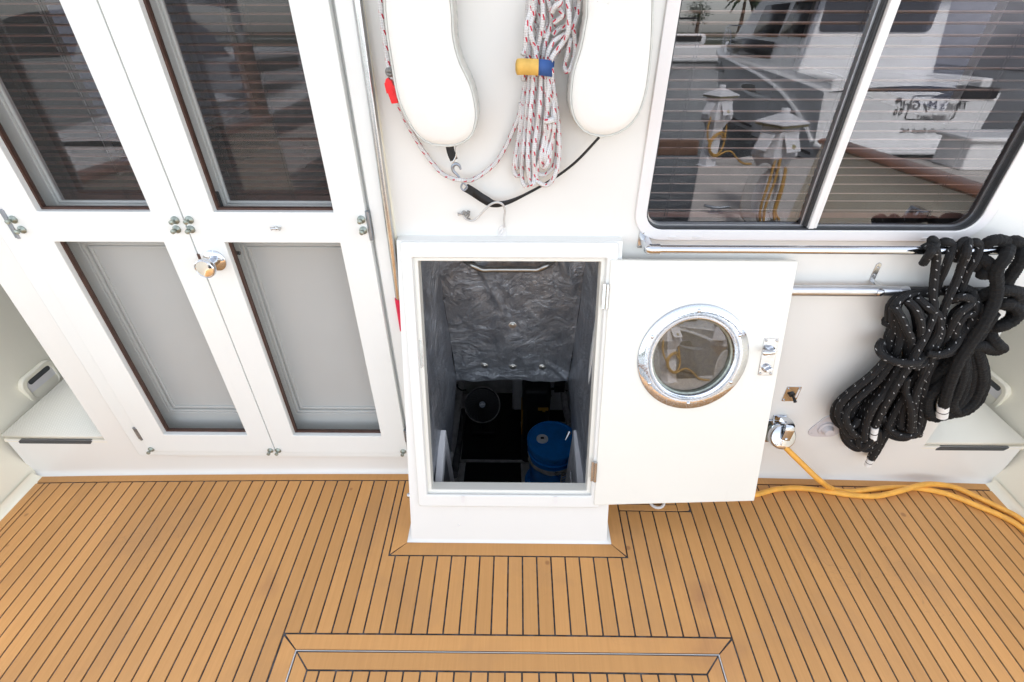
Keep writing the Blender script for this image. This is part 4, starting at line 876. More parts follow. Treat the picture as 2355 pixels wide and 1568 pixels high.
# ------------------------------------------------------------------ horseshoe buoy
OB = .098
Lp = [(185, -60), (187, 60), (205, 230), (232, 400), (268, 600), (325, 740), (395, 845), (480, 897), (590, 908), (675, 885), (728, 838), (752, 765), (756, 690), (735, 575), (700, 480), (660, 400), (628, 300), (612, 200), (608, 100), (598, 0), (590, -60)]
Rp = [(1470, -60), (1445, 0), (1443, 90), (1432, 160), (1405, 300), (1365, 430), (1350, 520), (1345, 640), (1370, 740), (1425, 812), (1500, 843), (1590, 843), (1690, 798), (1760, 720), (1800, 620), (1825, 500), (1846, 300), (1855, 100), (1858, -60)]
Lw = [WF.px(*ZC(*p), OB) for p in Lp]; Rw = [WF.px(*ZC(*p), OB) for p in Rp]
lo_, li, ri, ro = Lw[0], Lw[-1], Rw[0], Rw[-1]
cx = (lo_[0]+ro[0])/2; hi_ = max(lo_[1], ro[1]); ro_r = (ro[0]-lo_[0])/2; ri_r = (ri[0]-li[0])/2
arc_in = [((li[0]+ri[0])/2-ri_r*cos(t), hi_+.02+ri_r*.9*sin(t)) for t in np.linspace(.15, pi-.15, 9)]
arc_out = [(cx+ro_r*cos(t), hi_+.02+ro_r*.95*sin(t)) for t in np.linspace(.1, pi-.1, 13)]
ol = [p for p in Lw]+arc_in+[p for p in Rw]+arc_out
ol = [tuple(p[:2]) for p in smooth_path([(a, b, 0) for a, b in ol], 4, True)]
def inset(poly, d):
    n = len(poly); A_ = sum(poly[i][0]*poly[(i+1) % n][1]-poly[(i+1) % n][0]*poly[i][1] for i in range(n)); sg = 1 if A_ > 0 else -1; out = []
    for i in range(n):
        ax_, ay_ = poly[i-2]; bx_, by_ = poly[(i+2) % n]; tx, ty = bx_-ax_, by_-ay_; l = math.hypot(tx, ty)+1e-9
        out.append((poly[i][0]-sg*ty/l*d, poly[i][1]+sg*tx/l*d))
    return out
hb = thing('horseshoe_buoy', 'white vinyl horseshoe life buoy hanging on the bulkhead with both legs down', 'life buoy', WF(cx, Lw[8][1], 0))
n = len(ol); rings = [(inset(ol, .003), OB-.001), (inset(ol, .008), OB+.003), (inset(ol, .020), OB+.0055), (inset(ol, .045), OB+.007)]
m = MB(); vs = [WF(a, b, c) for q, c in rings for a, b in q]; k_ = len(rings)
m.add(vs, [(i*n+j, i*n+(j+1) % n, (i+1)*n+(j+1) % n, (i+1)*n+j) for i in range(k_-1) for j in range(n)])
bm = bmesh.new(); bv = [bm.verts.new(WF(a, b, rings[-1][1])) for a, b in rings[-1][0]]; be = [bm.edges.new((bv[i], bv[(i+1) % n])) for i in range(n)]
bmesh.ops.triangle_fill(bm, use_beauty=True, edges=be); bm.verts.index_update(); m.add([tuple(v.co) for v in bm.verts], [tuple(v.index for v in f_.verts) for f_ in bm.faces]); bm.free()
m.build('front_cover', 'buoy_vinyl', hb, smooth=60)
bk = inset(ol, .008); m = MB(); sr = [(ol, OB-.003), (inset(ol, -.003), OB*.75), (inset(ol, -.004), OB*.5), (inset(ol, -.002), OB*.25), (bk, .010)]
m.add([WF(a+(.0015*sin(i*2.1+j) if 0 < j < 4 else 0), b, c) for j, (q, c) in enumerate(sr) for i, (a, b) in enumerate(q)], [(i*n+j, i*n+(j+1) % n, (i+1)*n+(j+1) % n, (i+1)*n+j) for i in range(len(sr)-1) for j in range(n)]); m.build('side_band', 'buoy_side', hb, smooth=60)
for q, c in ((ol, OB-.002), (inset(ol, -.001), .02)):
    m = MB(); m.tube([WF(a, b, c) for a, b in q[::2]], .0028, 6, 1, True); m.build('piping', 'piping', hb)
# lanyard with hook and webbing strap, bungee hook
def wp(Z, pts, o): return [WF.P(*Z(*p[:2]), p[2] if len(p) > 2 else o) for p in pts]
sn = thing('buoy_lanyard', 'black webbing lanyard with dark hook slung between the buoy legs', 'strap', WF.P(*ZC(870, 1275), .03))
m = MB(); m.tube(wp(ZC, [(590, 905), (600, 950), (618, 995)], .05), .011, 8, 6, flat=(.95, .12), up=WF.x); m.build('upper_webbing', 'webbing_black', sn)
m = MB(); m.tube(wp(ZC, [(632, 910), (630, 970), (612, 1010), (618, 1030)], .055), .0022, 8, 6); m.build('steel_ring', 'stainless', sn)
m = MB(); m.tube(wp(ZC, [(660, 1055), (650, 1030), (630, 1020), (610, 1035), (615, 1065), (645, 1095), (672, 1140)], .055), lambda q: .0025+.0022*sin(pi*min(1, q*1.1)), 8, 6); m.build('hook', 'steel_hinge', sn)
m = MB(); m.tube(wp(ZC, [(672, 1140), (662, 1165), (680, 1185), (700, 1165), (685, 1145)], .052), .0025, 8, 5, True); m.build('hook_eye', 'steel_hinge', sn)
path = wp(ZC, [(690, 1165, .045), (740, 1195, .035), (800, 1235, .03), (870, 1268, .032), (960, 1254, .032), (1100, 1188, .03), (1250, 1100, .03), (1380, 1000, .04), (1520, 852, .05)], .03)
PP = smooth_path(path, 6); LL = len(PP); m = MB(); vs = []
for i, p in enumerate(PP):
    t = i/(LL-1); wdt = .0125*(.95 if t < .3 else max(.32, .95-(t-.3)*2.2) if t < .75 else .32+.5*(t-.75)); T_ = nrm(PP[min(i+1, LL-1)]-PP[max(i-1, 0)]); nn = nrm(np.cross(WF.z, T_))
    tw = 0 if t < .3 else (t-.3)*1.2; dd = nn*cos(tw)+WF.z*sin(tw)
    vs += [p+dd*wdt, p-dd*wdt]
m.add(vs, [(2*i, 2*i+1, 2*i+3, 2*i+2) for i in range(LL-1)]); m.build('webbing', 'webbing_black', sn, solid=.0018)
m = MB(); e0 = wp(ZC, [(715, 1180, .043)], 0)[0]; fq = frame_z(e0, WF.z); m.box(fq.rot(-.5), -.012, .012, -.010, .010, -.003, .0015); m.build('sewn_end', 'webbing_black', sn)
bg_ = thing('wire_hanger', 'bent grey wire hanger looped from a small cleat, holding the black lanyard', 'hook', WF.P(*ZC(920, 1400), 0))
m = MB(); m.tube(wp(ZC, [(672, 1335, .012), (695, 1362, .014), (740, 1372, .016), (790, 1325, .025), (840, 1275, .036), (885, 1258, .042), (920, 1272, .04), (935, 1310, .028), (930, 1360, .016), (932, 1412, .008)], .02), .0032, 10, 7); m.build('wire', 'bungee', bg_)
m = MB(); m.tube(wp(ZC, [(670, 1335), (690, 1320), (712, 1335), (702, 1355), (720, 1362)], .018), .0022, 8, 5); m.tube(wp(ZC, [(690, 1345), (715, 1318), (700, 1312)], .016), .002, 8, 5); m.build('knot', 'rope_grey', bg_)
c0 = WF.px(*ZC(918, 1450), 0); m = MB(); m.prism(WF.at(*c0), [(.0125*cos(t), .024*sin(t)) for t in np.linspace(0, 2*pi, 28, endpoint=False)], 0, .004); m.build('pad', 'white_plastic', bg_, bevel=.0015)
m = MB(); m.tube([WF(c0[0]-.006, c0[1]-.006, .003), WF(c0[0]-.004, c0[1]+.004, .010), WF(c0[0]+.004, c0[1]+.014, .008)], .003, 8, 4); m.build('pad_eye', 'white_plastic', bg_)
c0 = WF.px(*ZC(680, 1325), .0); f = WF.at(*c0); cl = thing('rope_cleat', 'tiny steel jam cleat below the buoy with a wire hanger tied on', 'cleat', f(0, 0, 0))
m = MB(); m.tube([f(-.017, 0, .010), f(-.008, 0, .008), f(0, 0, .007), f(.008, 0, .008), f(.017, 0, .010)], lambda q: .0026+.0028*abs(2*q-1)**4, 10, 4); m.build('horns', 'stainless', cl)
m = MB(); m.lathe(f, [(.008, 0), (.007, .003), (.004, .007), (0, .0075)], 14); m.build('foot', 'stainless', cl)

# throw line hank
RR = .0058
tl = thing('throw_line', 'hank of white rope with red flecks gathered by a strap between the buoy legs', 'rope', WF.P(*ZC(1150, 1160), .02))
def D(pts, o=.04): return wp(D2, pts, o)
m = MB()
tops = [262, 292, 318, 345, 372, 398, 424, 450, 474]
low = [[(275, 500), (262, 650), (240, 800), (225, 950), (205, 1100), (180, 1250), (172, 1360), (200, 1400), (235, 1370), (250, 1250), (262, 1100), (285, 900), (305, 700), (322, 560)],
       [(300, 500), (295, 650), (275, 850), (262, 1000), (245, 1200), (232, 1380), (250, 1470), (285, 1470), (300, 1400), (305, 1200), (320, 1000), (335, 800), (345, 600), (340, 500)],
       [(325, 500), (320, 700), (300, 900), (285, 1100), (280, 1300), (295, 1440), (325, 1465), (330, 1400), (330, 1200), (355, 1000), (375, 850), (385, 650), (378, 500)],
       [(400, 520), (398, 700), (385, 900), (375, 1050), (360, 1200), (350, 1320), (370, 1385), (430, 1380), (480, 1330), (505, 1250), (520, 1100), (510, 900), (480, 700), (450, 520)],
       [(425, 520), (430, 700), (425, 850), (420, 1000), (425, 1100), (395, 1200), (345, 1400), (380, 1460), (440, 1470), (490, 1410), (525, 1280), (530, 1100), (515, 900), (485, 700), (465, 520)],
       [(440, 520), (450, 700), (470, 850), (490, 1000), (470, 1120), (440, 1230), (425, 1310), (415, 1240), (430, 1120), (455, 1010), (445, 950)],
       [(290, 520), (280, 760), (258, 980), (235, 1180), (205, 1330), (190, 1300), (215, 1150), (240, 950), (265, 700), (300, 520)],
       [(360, 520), (365, 720), (350, 950), (325, 1150), (312, 1340), (335, 1300), (365, 1100), (392, 900), (410, 700), (412, 520)],
       [(470, 540), (480, 750), (495, 950), (470, 1150), (440, 1300), (400, 1330), (385, 1250), (420, 1050), (440, 800), (432, 540)]]
for k, lp_ in enumerate(low):
    o = .030+.016*(k % 3) + (.012 if k in (3, 4) else 0)
    m.tube([WF.P(*D2(*p), o+.006*sin(3.1*i+k)) for i, p in enumerate(lp_)], RR, 9, 6)
up = [[(275, 510), (262, 400), (268, 250), (282, 100), (285, -40)], [(300, 510), (290, 420), (300, 280), (310, 180), (340, 60), (335, -40)], [(325, 510), (345, 420), (375, 300), (400, 150), (395, -40)],
      [(350, 510), (340, 400), (310, 300), (300, 200), (320, 100), (310, -40)], [(375, 510), (385, 400), (420, 260), (440, 120), (430, -40)], [(400, 510), (410, 400), (430, 300), (465, 180), (460, 80), (430, -40)],
      [(425, 510), (450, 400), (500, 320), (590, 270), (640, 210), (670, 130), (690, 30), (690, -40)], [(450, 510), (490, 430), (560, 340), (600, 260), (610, 120), (590, -40)], [(470, 510), (500, 450), (570, 350), (640, 240), (660, 120), (650, -40)],
      [(480, 280), (530, 230), (590, 200), (600, 100), (580, -40)], [(480, 180), (520, 160), (560, 120), (530, 60), (500, -40)], [(470, 100), (500, 50), (540, 20), (520, -40)], [(350, 330), (365, 250), (330, 180), (345, 120), (380, 40), (375, -40)], [(415, 300), (385, 180), (360, 80), (365, -40)],
      [(640, 230), (655, 330), (650, 450), (620, 550), (585, 565), (575, 520), (600, 420), (620, 300)], [(240, 430), (255, 400), (265, 300), (270, 200), (300, 80), (300, -40)], [(475, 360), (490, 250), (470, 120), (480, -40)], [(245, 640), (250, 560), (268, 500)]]
for k, lp_ in enumerate(up): m.tube([WF.P(*D2(*p), .028+.013*(k % 4)+.005*sin(2*i+k)) for i, p in enumerate(lp_)], RR, 9, 6)
m.tube(D([(412, 955), (440, 965), (490, 950)], .075), RR*1.25, 9, 5)
m.tube(wp(ZC, [(1035, 640, .03), (1022, 720, .028), (985, 810, .022), (930, 930, .018), (860, 1030, .018), (740, 1115, .03), (660, 1120, .065), (600, 1105, .045), (530, 1065, .022), (430, 940, .02), (345, 800, .022), (300, 710, .03), (268, 630, .036), (250, 540, .04), (232, 420, .04), (215, 250, .03)], .02), RR, 9, 7)
m.build('rope_coils', 'rope_white', tl, smooth=180)
m = MB(); m.tube(wp(ZC, [(158, -20), (170, 110), (190, 250), (205, 360), (214, 430)], .075), RR, 9, 7); m.build('hanging_end', 'rope_white', tl, smooth=180)
m = MB(); kp = WF.P(*ZC(219, 448), .078)
for k in range(3): m.tube([kp+.0075*(cos(t)*WF.x+sin(t)*(WF.y*cos(k*1.1)+WF.z*sin(k*1.1))) for t in np.linspace(0, 2*pi, 8, endpoint=False)], .0035, 8, 4, True)
m.build('end_knot', 'rope_grey', tl, smooth=180)
st = thing('cable_strap', 'hook-and-loop strap, half yellow half blue, round the white rope hank', 'strap', WF.P(*ZC(1150, 425), .08))
def band(Z, pts, hw, name, mat):
    P_ = smooth_path([WF.P(*Z(x, y), o) for x, y, o in pts], 6); vs = []
    for i, p in enumerate(P_):
        w = hw if callable(hw) is False else hw(i/(len(P_)-1)); vs += [p+WF.y*w, p-WF.y*w]
    m = MB(); m.add(vs, [(2*i, 2*i+1, 2*i+3, 2*i+2) for i in range(len(P_)-1)]); return m.build(name, mat, st, solid=.002)
band(D2, [(365, 535, .092), (420, 540, .088), (470, 547, .075), (490, 550, .05), (480, 548, .022)], .0165, 'blue_half', 'strap_blue')
band(D2, [(186, 532, .082), (215, 531, .088), (260, 531, .090), (320, 533, .094), (366, 535, .0935)], lambda t: .0165 if t > .16 else .0165*sqrt(max(.08, 1-((.16-t)/.16)**2)), 'yellow_half', 'strap_yellow')
band(D2, [(275, 485, .03), (280, 500, .06), (290, 530, .085)], .010, 'blue_end', 'strap_blue')
wh = thing('whistle', 'bright red plastic whistle hanging on the buoy rope', 'whistle', WF.P(*ZC(235, 620), .075)); f0 = WF.px(*ZC(232, 565), .075); f = WF.at(f0[0], f0[1], .078).rot(radians(7))
m = MB(); m.prism(f, [(-.0115, .018), (-.009, .020), (-.006, .026), (.000, .029), (.003, .024), (.007, .022), (.0085, .012), (.0115, .010), (.0105, -.026), (-.0055, -.026), (-.0085, -.002), (-.0115, -.004)], -.008, .008); m.build('body', 'red_plastic', wh, bevel=.003, segs=3)
m = MB(); m.box(f, -.004, .006, -.0075, .0035, .0079, .0095); m.build('side_boss', 'red_plastic', wh, bevel=.001)

# ------------------------------------------------------------------ black dock lines on the hand rail
RJ = random.Random(3)
def hank(label, mat, strands, r, ends, seg=10, jit=.035, n=9):
    t = thing('dock_line', label, 'rope', WF.P(*B2(*strands[0][0][:2]), .06), 'black dock lines hung on the hand rail')
    m = MB()
    for k, s in enumerate(strands):
        m.tube([WF.P(*B2(p[0], p[1]), min(p[2], .066) if p[1] < 118 else p[2]) for p in s], r, seg, n, jit=jit)
        if k > 2:                                         # further turns of the coil lying behind
            for back in (.020, .040):
              jx, jy = RJ.choice((-1, 1))*RJ.uniform(14, 34), RJ.uniform(-18, 18)
              m.tube([WF.P(*B2(p[0]+jx*sin(pi*(i+.3)/len(s)), p[1]+jy*sin(pi*(i+.3)/len(s))), max(.02, p[2]-back)) for i, p in enumerate(s)], r, seg, n, jit=jit)
    m.build('rope_coils', mat, t, smooth=180)
    for (x, y, o, x2, y2) in ends:
        m = MB(); a, b = WF.P(*B2(x, y), o), WF.P(*B2(x2, y2), o); m.tube([a, b], r*1.06, 14, 1); w = m.build('whipping', 'whipping', t)
        m = MB(); c_ = a*.55+b*.45; d_ = a*.48+b*.52; m.tube([c_, d_], r*1.09, 14, 1); m.build('whipping_line', 'black_plastic', w)
B_ = .036
h1 = [[(745, 150, .045), (720, 85, .06), (725, 70, .085), (745, 100, .1), (715, 150, .105), (690, 185, .09), (665, 225, .08)],
      [(650, 140, .055), (690, 115, .085), (735, 130, .1), (750, 180, .09), (738, 300, .085), (728, 420, .09), (735, 520, .1), (700, 640, .11), (630, 780, .12), (560, 900, .12), (470, 1050, .12), (400, 1170, .11), (355, 1270, .1)],
      [(770, 110, .04), (800, 82, .075), (850, 110, .09), (830, 190, .085), (795, 280, .075), (765, 340, .06), (740, 430, .05)],
      [(740, 430, .05), (640, 415, .06), (540, 440, .08), (480, 500, .09), (470, 580, .08), (480, 640, .07), (450, 720, .06), (470, 830, .05)],
      [(480, 500, .1), (520, 560, .11), (560, 650, .11), (590, 720, .1), (580, 820, .09), (520, 900, .08)],
      [(560, 460, .09), (620, 520, .11), (650, 620, .11), (640, 720, .1), (560, 880, .09), (500, 960, .09)],
      [(620, 440, .08), (690, 500, .1), (760, 560, .1), (760, 660, .1), (700, 760, .1), (620, 900, .09)],
      [(430, 600, .05), (450, 600, .06), (500, 590, .07)], [(420, 602, .06), (470, 640, .06), (440, 760, .06), (470, 880, .06)],
      [(500, 600, .08), (520, 700, .08), (480, 820, .08), (430, 900, .07)],
      [(400, 720, .07), (380, 760, .09), (400, 810, .11), (470, 850, .13), (560, 865, .14), (630, 860, .13), (655, 820, .11), (640, 790, .08)],
      [(430, 840, .08), (340, 940, .08), (230, 1030, .08), (140, 1120, .08), (120, 1200, .08), (160, 1260, .09), (215, 1265, .09), (250, 1220, .08)],
      [(460, 860, .09), (370, 980, .09), (260, 1080, .09), (180, 1160, .09), (170, 1230, .1), (210, 1310, .1), (250, 1330, .08)],
      [(490, 880, .07), (420, 1000, .07), (330, 1120, .07), (280, 1230, .07), (250, 1340, .08), (270, 1400, .09), (320, 1370, .1), (350, 1330, .1)],
      [(520, 880, .1), (440, 1020, .1), (350, 1140, .11), (300, 1250, .1), (285, 1360, .1)],
      [(150, 1240, .06), (170, 1330, .06), (220, 1385, .07), (280, 1405, .08), (350, 1360, .08), (365, 1290, .08)],
      [(560, 880, .08), (480, 1010, .08), (400, 1130, .08), (350, 1250, .07), (330, 1330, .07)],
      [(410, 880, .06), (330, 980, .06), (240, 1110, .06), (200, 1200, .06), (230, 1270, .06)]]
hank('black dock line with white flecks, its coil wrapped once, hung beside the aluminium pole', 'rope_black', h1, .0114, [(355, 1275, .1, 342, 1350)])
h2 = [[(880, 200, .05), (895, 130, .07), (915, 85, .085), (950, 80, .09), (945, 150, .1), (915, 230, .085), (880, 330, .085), (830, 440, .09), (790, 540, .09), (770, 640, .1), (740, 760, .1), (700, 880, .1), (640, 1000, .1), (600, 1120, .1)],
      [(960, 110, .05), (990, 85, .08), (1025, 110, .09), (1000, 200, .08), (950, 280, .075), (915, 370, .07), (880, 440, .06)],
      [(800, 390, .05), (880, 385, .06), (960, 390, .07), (1000, 460, .08), (1000, 540, .09), (930, 560, .1), (880, 640, .1), (870, 720, .09)],
      [(980, 390, .07), (970, 480, .1), (900, 540, .11), (840, 640, .1), (800, 720, .08)],
      [(840, 460, .08), (900, 440, .1), (960, 450, .1), (1000, 520, .09), (960, 620, .09), (900, 700, .1), (830, 760, .09)],
      [(910, 600, .08), (900, 700, .1), (840, 780, .12), (760, 810, .13), (690, 800, .12)],
      [(740, 600, .08), (780, 640, .1), (770, 700, .1), (720, 800, .09), (640, 900, .08)],
      [(700, 820, .08), (620, 940, .07), (540, 1080, .07), (470, 1200, .07), (440, 1270, .07), (480, 1310, .08), (540, 1330, .09), (600, 1320, .09), (640, 1250, .08), (660, 1100, .08), (690, 950, .08), (740, 840, .08)],
      [(560, 960, .09), (550, 1040, .09), (580, 1120, .1), (590, 1220, .1), (580, 1300, .09)],
      [(680, 860, .1), (640, 1000, .09), (610, 1140, .09), (600, 1270, .09), (630, 1320, .08)],
      [(720, 850, .06), (640, 960, .06), (560, 1090, .06), (510, 1220, .06), (540, 1300, .06)],
      [(400, 1200, .06), (440, 1280, .05), (500, 1330, .06), (560, 1340, .07), (620, 1290, .07)],
      [(640, 900, .05), (560, 1020, .05), (490, 1150, .05), (450, 1250, .05), (400, 1340, .06), (360, 1420, .06), (330, 1480, .06)],
      [(660, 900, .07), (590, 1030, .07), (540, 1160, .07), (520, 1280, .07)]]
hank('black dock line with white flecks, its thin tail end dangling below the others', 'rope_black', h2, .0111, [(328, 1480, .06, 308, 1520)])
h3 = [[(1060, 250, .05), (1000, 240, .06), (1040, 200, .07), (1090, 230, .08), (1090, 290, .08), (1030, 290, .08)],
      [(1055, 120, .05), (1090, 85, .08), (1160, 75, .1), (1210, 110, .105), (1190, 190, .1), (1135, 270, .1), (1140, 370, .1), (1120, 480, .11), (1060, 600, .12), (980, 720, .12), (900, 840, .12), (850, 960, .12), (810, 1080, .12), (795, 1150, .11)],
      [(1210, 110, .05), (1240, 80, .08), (1300, 110, .1), (1300, 190, .09), (1250, 270, .09), (1205, 340, .085), (1190, 420, .08)],
      [(1010, 450, .06), (1080, 410, .08), (1180, 395, .1), (1270, 410, .1), (1270, 470, .09), (1200, 480, .1), (1110, 480, .08)],
      [(1060, 500, .07), (1150, 480, .09), (1250, 500, .1), (1275, 550, .1), (1230, 600, .1), (1160, 630, .1), (1080, 640, .08)],
      [(1120, 600, .07), (1100, 680, .09), (1140, 740, .1), (1170, 770, .09), (1110, 770, .09), (1030, 750, .1), (960, 760, .1)],
      [(1120, 540, .09), (1030, 680, .09), (940, 800, .09), (860, 930, .09), (760, 1020, .09), (700, 1090, .09), (695, 1160, .09), (740, 1215, .1), (800, 1190, .1)],
      [(1000, 760, .08), (1030, 860, .08), (1040, 980, .08), (1000, 1090, .08), (930, 1160, .09), (850, 1185, .09), (790, 1170, .09)],
      [(960, 780, .07), (980, 900, .07), (960, 1030, .07), (900, 1120, .08), (830, 1190, .08), (760, 1210, .07)],
      [(920, 800, .1), (920, 920, .1), (890, 1030, .1), (850, 1130, .1), (880, 1180, .09)],
      [(900, 780, .06), (820, 880, .06), (740, 980, .06), (700, 1060, .06), (690, 1130, .06), (720, 1190, .06)],
      [(1050, 560, .06), (960, 700, .06), (850, 840, .07), (760, 930, .07), (720, 980, .06)]]
hank('thick fuzzy black dock line without flecks, hung at the outer end of the rail', 'rope_fuzzy', h3, .0160, [(795, 1135, .112, 785, 1205)], 14, .085, 16)

# ------------------------------------------------------------------ yellow shore power cords
def cord(label, pts, ends=None):
    m = MB(); m.tube([V(*p) for p in pts], .0105, 14, 8); return tag(m.build('shore_cable', 'cord_yellow', smooth=180), label, 'cord', 'yellow shore power cords')
rr_ = .0105
def dk(x, y, h=0.): p = px_z(x, y, -.01); return (p[0], p[1], dz(p[0])+rr_+h)
f0 = fb(.012, -.034, .052)
cord('yellow power cord running down from the chrome inlet to the deck', [fb(.010, -.028, .05), fb(.012, -.036, .053), px_y(*ZF(1180, 1225), 1.185), px_y(*ZF(1260, 1300), 1.15), dk(*ZF(1330, 1352)), dk(*ZF(1420, 1366)), dk(*ZF(1550, 1350)), dk(*ZF(1650, 1340)), dk(*ZF(1780, 1340)), dk(*ZF(1900, 1357)), dk(*ZF(2000, 1385)), dk(*ZF(2120, 1432)), dk(*ZF(2240, 1480)), dk(*ZF(2355, 1545)), dk(2460, 1300)])
cord('yellow power cord lying on the deck from under the hatch door', [dk(1690, 1150), dk(*ZF(930, 1385)), dk(*ZF(1020, 1360)), dk(*ZF(1120, 1350)), dk(*ZF(1220, 1356)), dk(*ZF(1330, 1372, ), .002), dk(*ZF(1430, 1384), .0), dk(*ZF(1560, 1388)), dk(*ZF(1680, 1368), .010), dk(*ZF(1800, 1338), .020), dk(*ZF(1900, 1328), .012), dk(*ZF(2000, 1338), .004), dk(*ZF(2120, 1385)), dk(*ZF(2240, 1440)), dk(*ZF(2355, 1500)), dk(2460, 1275)])

# ================================================================== what lies astern: seen mirrored in the window
WZ = -.75
m = MB()
for x0, x1, y0, y1 in ((-400, 400, -620, -1.78), (-400, -2.12, -1.78, 60), (2.10, 400, -1.78, 60), (-2.12, 2.10, 12, 60)):      # the sea stops at the hull
    m.add([(x0, y0, WZ), (x1, y0, WZ), (x1, y1, WZ), (x0, y1, WZ)], [(0, 1, 2, 3)])
structure(m.build('water', 'water', smooth=0))
m = MB(); m.grid(lambda u, v: V(-500+1000*u, -330-60*v, WZ-.2+3.0*v), 40, 2); structure(m.build('far_shore', 'shore'))
# concrete dock
m = MB(); m.prism(G0, [(1.66, -1.86), (2.66, -4.68), (16, -4.68), (16, 9), (2.85, 9), (2.85, -1.86)], -.35, 0); dock = structure(m.build('dock', 'concrete', bevel=.02, smooth=0))
def refl(x, y):
    d = ray(x, y); p = WF.o; t = np.dot(p-CAM, WF.z)/np.dot(d, WF.z); q = CAM+t*d; return q, d-2*np.dot(d, WF.z)*WF.z
def rf_y(p, Y): o, d = refl(*p); return o+(Y-o[1])/d[1]*d
def rf_z(p, Z): o, d = refl(*p); return o+(Z-o[2])/d[2]*d
def rf_x(p, X): o, d = refl(*p); return o+(X-o[0])/d[0]*d
F2 = lambda x, y: (1494.6+x*.2484, 135.9+y*.2484)
def pedestal(label, x, y, turn, cords):
    t = thing('power_pedestal', label, 'pedestal', (x, y, 0), 'white power pedestals on the dock'); f = G0.at(x, y, 0).rot(turn)
    def loft(secs, name, mat, bev=.004):
        m = MB(); vs = []
        for (w, d, z, oy) in secs: vs += [f(-w, -d+oy, z), f(w, -d+oy, z), f(w, d+oy, z), f(-w, d+oy, z)]
        n = len(secs); fs = [(3, 2, 1, 0), tuple(range(4*n-4, 4*n))]+[(i*4+k, i*4+(k+1) % 4, i*4+4+(k+1) % 4, i*4+4+k) for i in range(n-1) for k in range(4)]
        m.add(vs, fs); return m.build(name, mat, t, bevel=bev, smooth=30)
    loft([(.11, .09, 0, 0), (.11, .09, .012, 0), (.085, .07, .014, 0), (.085, .07, .50, 0)], 'post', 'pedestal_white')
    loft([(.085, .07, .48, 0), (.15, .13, .60, 0), (.125, .115, .72, 0), (.115, .105, .86, 0)], 'head', 'pedestal_white', .006)
    loft([(.155, .145, .845, 0), (.16, .15, .862, 0)], 'cap_edge', 'pedestal_stain')
    loft([(.165, .155, .8625, 0), (.165, .155, .875, 0), (.06, .055, .93, 0), (.045, .04, .94, 0)], 'cap', 'pedestal_white', .008)
    m = MB(); m.lathe(f.at(0, 0, .93), [(.04, 0), (.04, .045), (.03, .055), (0, .058)], 16); m.build('light_knob', 'pedestal_white', t)
    m = MB(); ang = radians(28); ff = Frame(f(0, .118, .78), f.x, nrm(f.y*sin(ang)-f.z*cos(ang)), nrm(f.y*cos(ang)+f.z*sin(ang))); m.box(ff, -.085, .085, 0, .15, .0, .014); m.build('outlet_flap', 'pedestal_white', t, bevel=.006)
    m = MB(); m.lathe(ff.at(0, .105, .014), [(.022, 0), (.018, .006), (0, .007)], 14); m.build('outlet_boss', 'pedestal_stain', t)
    m = MB(); ff2 = Frame(f(-.127, 0, .78), f.y, nrm(-f.x*sin(ang)-f.z*cos(ang)), nrm(-f.x*cos(ang)+f.z*sin(ang))); m.box(ff2, -.07, .07, 0, .15, 0, .014); m.build('outlet_flap', 'pedestal_white', t, bevel=.006)
    m = MB(); m.box(f, -.075, .075, .0715, .076, .08, .30); m.build('service_panel', 'pedestal_white', t, bevel=.004)
    return t, f
p1 = rf_z(F2(540, 995), 0)
pd1, f1 = pedestal('white power pedestal at the outer end of the dock with a small yellow coil', p1[0]-.01, p1[1], radians(-25), 0)
p2 = V(2.33, -1.9, 0); pd2, f2 = pedestal('white power pedestal by the stern hung with grey and yellow cables', 2.34, -1.92, radians(-25), 0)
def coil(label, pts_list, r, mat, cat='cable', name='cable_coil'):
    m = MB()
    for pts in pts_list: m.tube(pts, r, 8, 6)
    return tag(m.build(name, mat, smooth=180), label, cat)
coil('yellow cable coiled on the outer pedestal', [[f1(.14, .05, .62), f1(.16, .06, .4), f1(.12, .10, .33), f1(.0, .12, .42), f1(-.11, .11, .34), f1(-.1, .11, .22), f1(0, .12, .16), f1(.11, .1, .22), f1(.12, .1, .36), f1(.02, .12, .44), f1(-.12, .1, .36), f1(-.11, .1, .22), f1(.0, .12, .14), f1(.2, .16, .2), f1(.45, .2, .03), f1(.8, .25, .012), f1(1.1, .4, .012)], [f1(-.14, .05, .62), f1(-.17, .06, .5), f1(-.15, .08, .36), f1(-.1, .1, .3)]], .012, 'dock_cord')
coil('grey hose hung in a coil on the pedestal by the stern', [[f2(-.1+.012*k, .09, .5)]+[f2(-.12-.016*k+(.16+.014*k)*cos(t), .10+.004*k, .30+(.22+.012*k)*sin(t)) for t in np.linspace(.6*pi, 2.4*pi, 9)]+[f2(-.09+.012*k, .1, .5)] for k in range(5)], .012, 'cord_grey')
coil('yellow cables hanging down the pedestal by the stern', [[f2(-.1, .11, .6), f2(-.14, .14, .4), f2(-.17, .15, .2), f2(-.14, .16, .05), f2(-.05, .18, .012), f2(.1, .2, .012)], [f2(-.05, .12, .6), f2(-.07, .14, .4), f2(-.11, .15, .18), f2(-.1, .17, .02)], [f2(.09, .09, .5), f2(.07, .12, .35), f2(.06, .12, .12), f2(.08, .14, .02)], [f2(.1, .09, .48), f2(.09, .12, .3), f2(.085, .12, .1), f2(.12, .16, .02)]], .012, 'dock_cord')
c = rf_z(F2(760, 950), 0); coil('white mooring rope flaked in rings on the dock', [[V(c[0]+.25+(.16+.02*k)*cos(t)+.02*k, c[1]+.1+(.12+.012*k)*sin(t), .012+.012*(k % 3)) for t in np.linspace(0, 2*pi, 12)] for k in range(7)], .011, 'cord_grey', 'rope', 'mooring_rope')
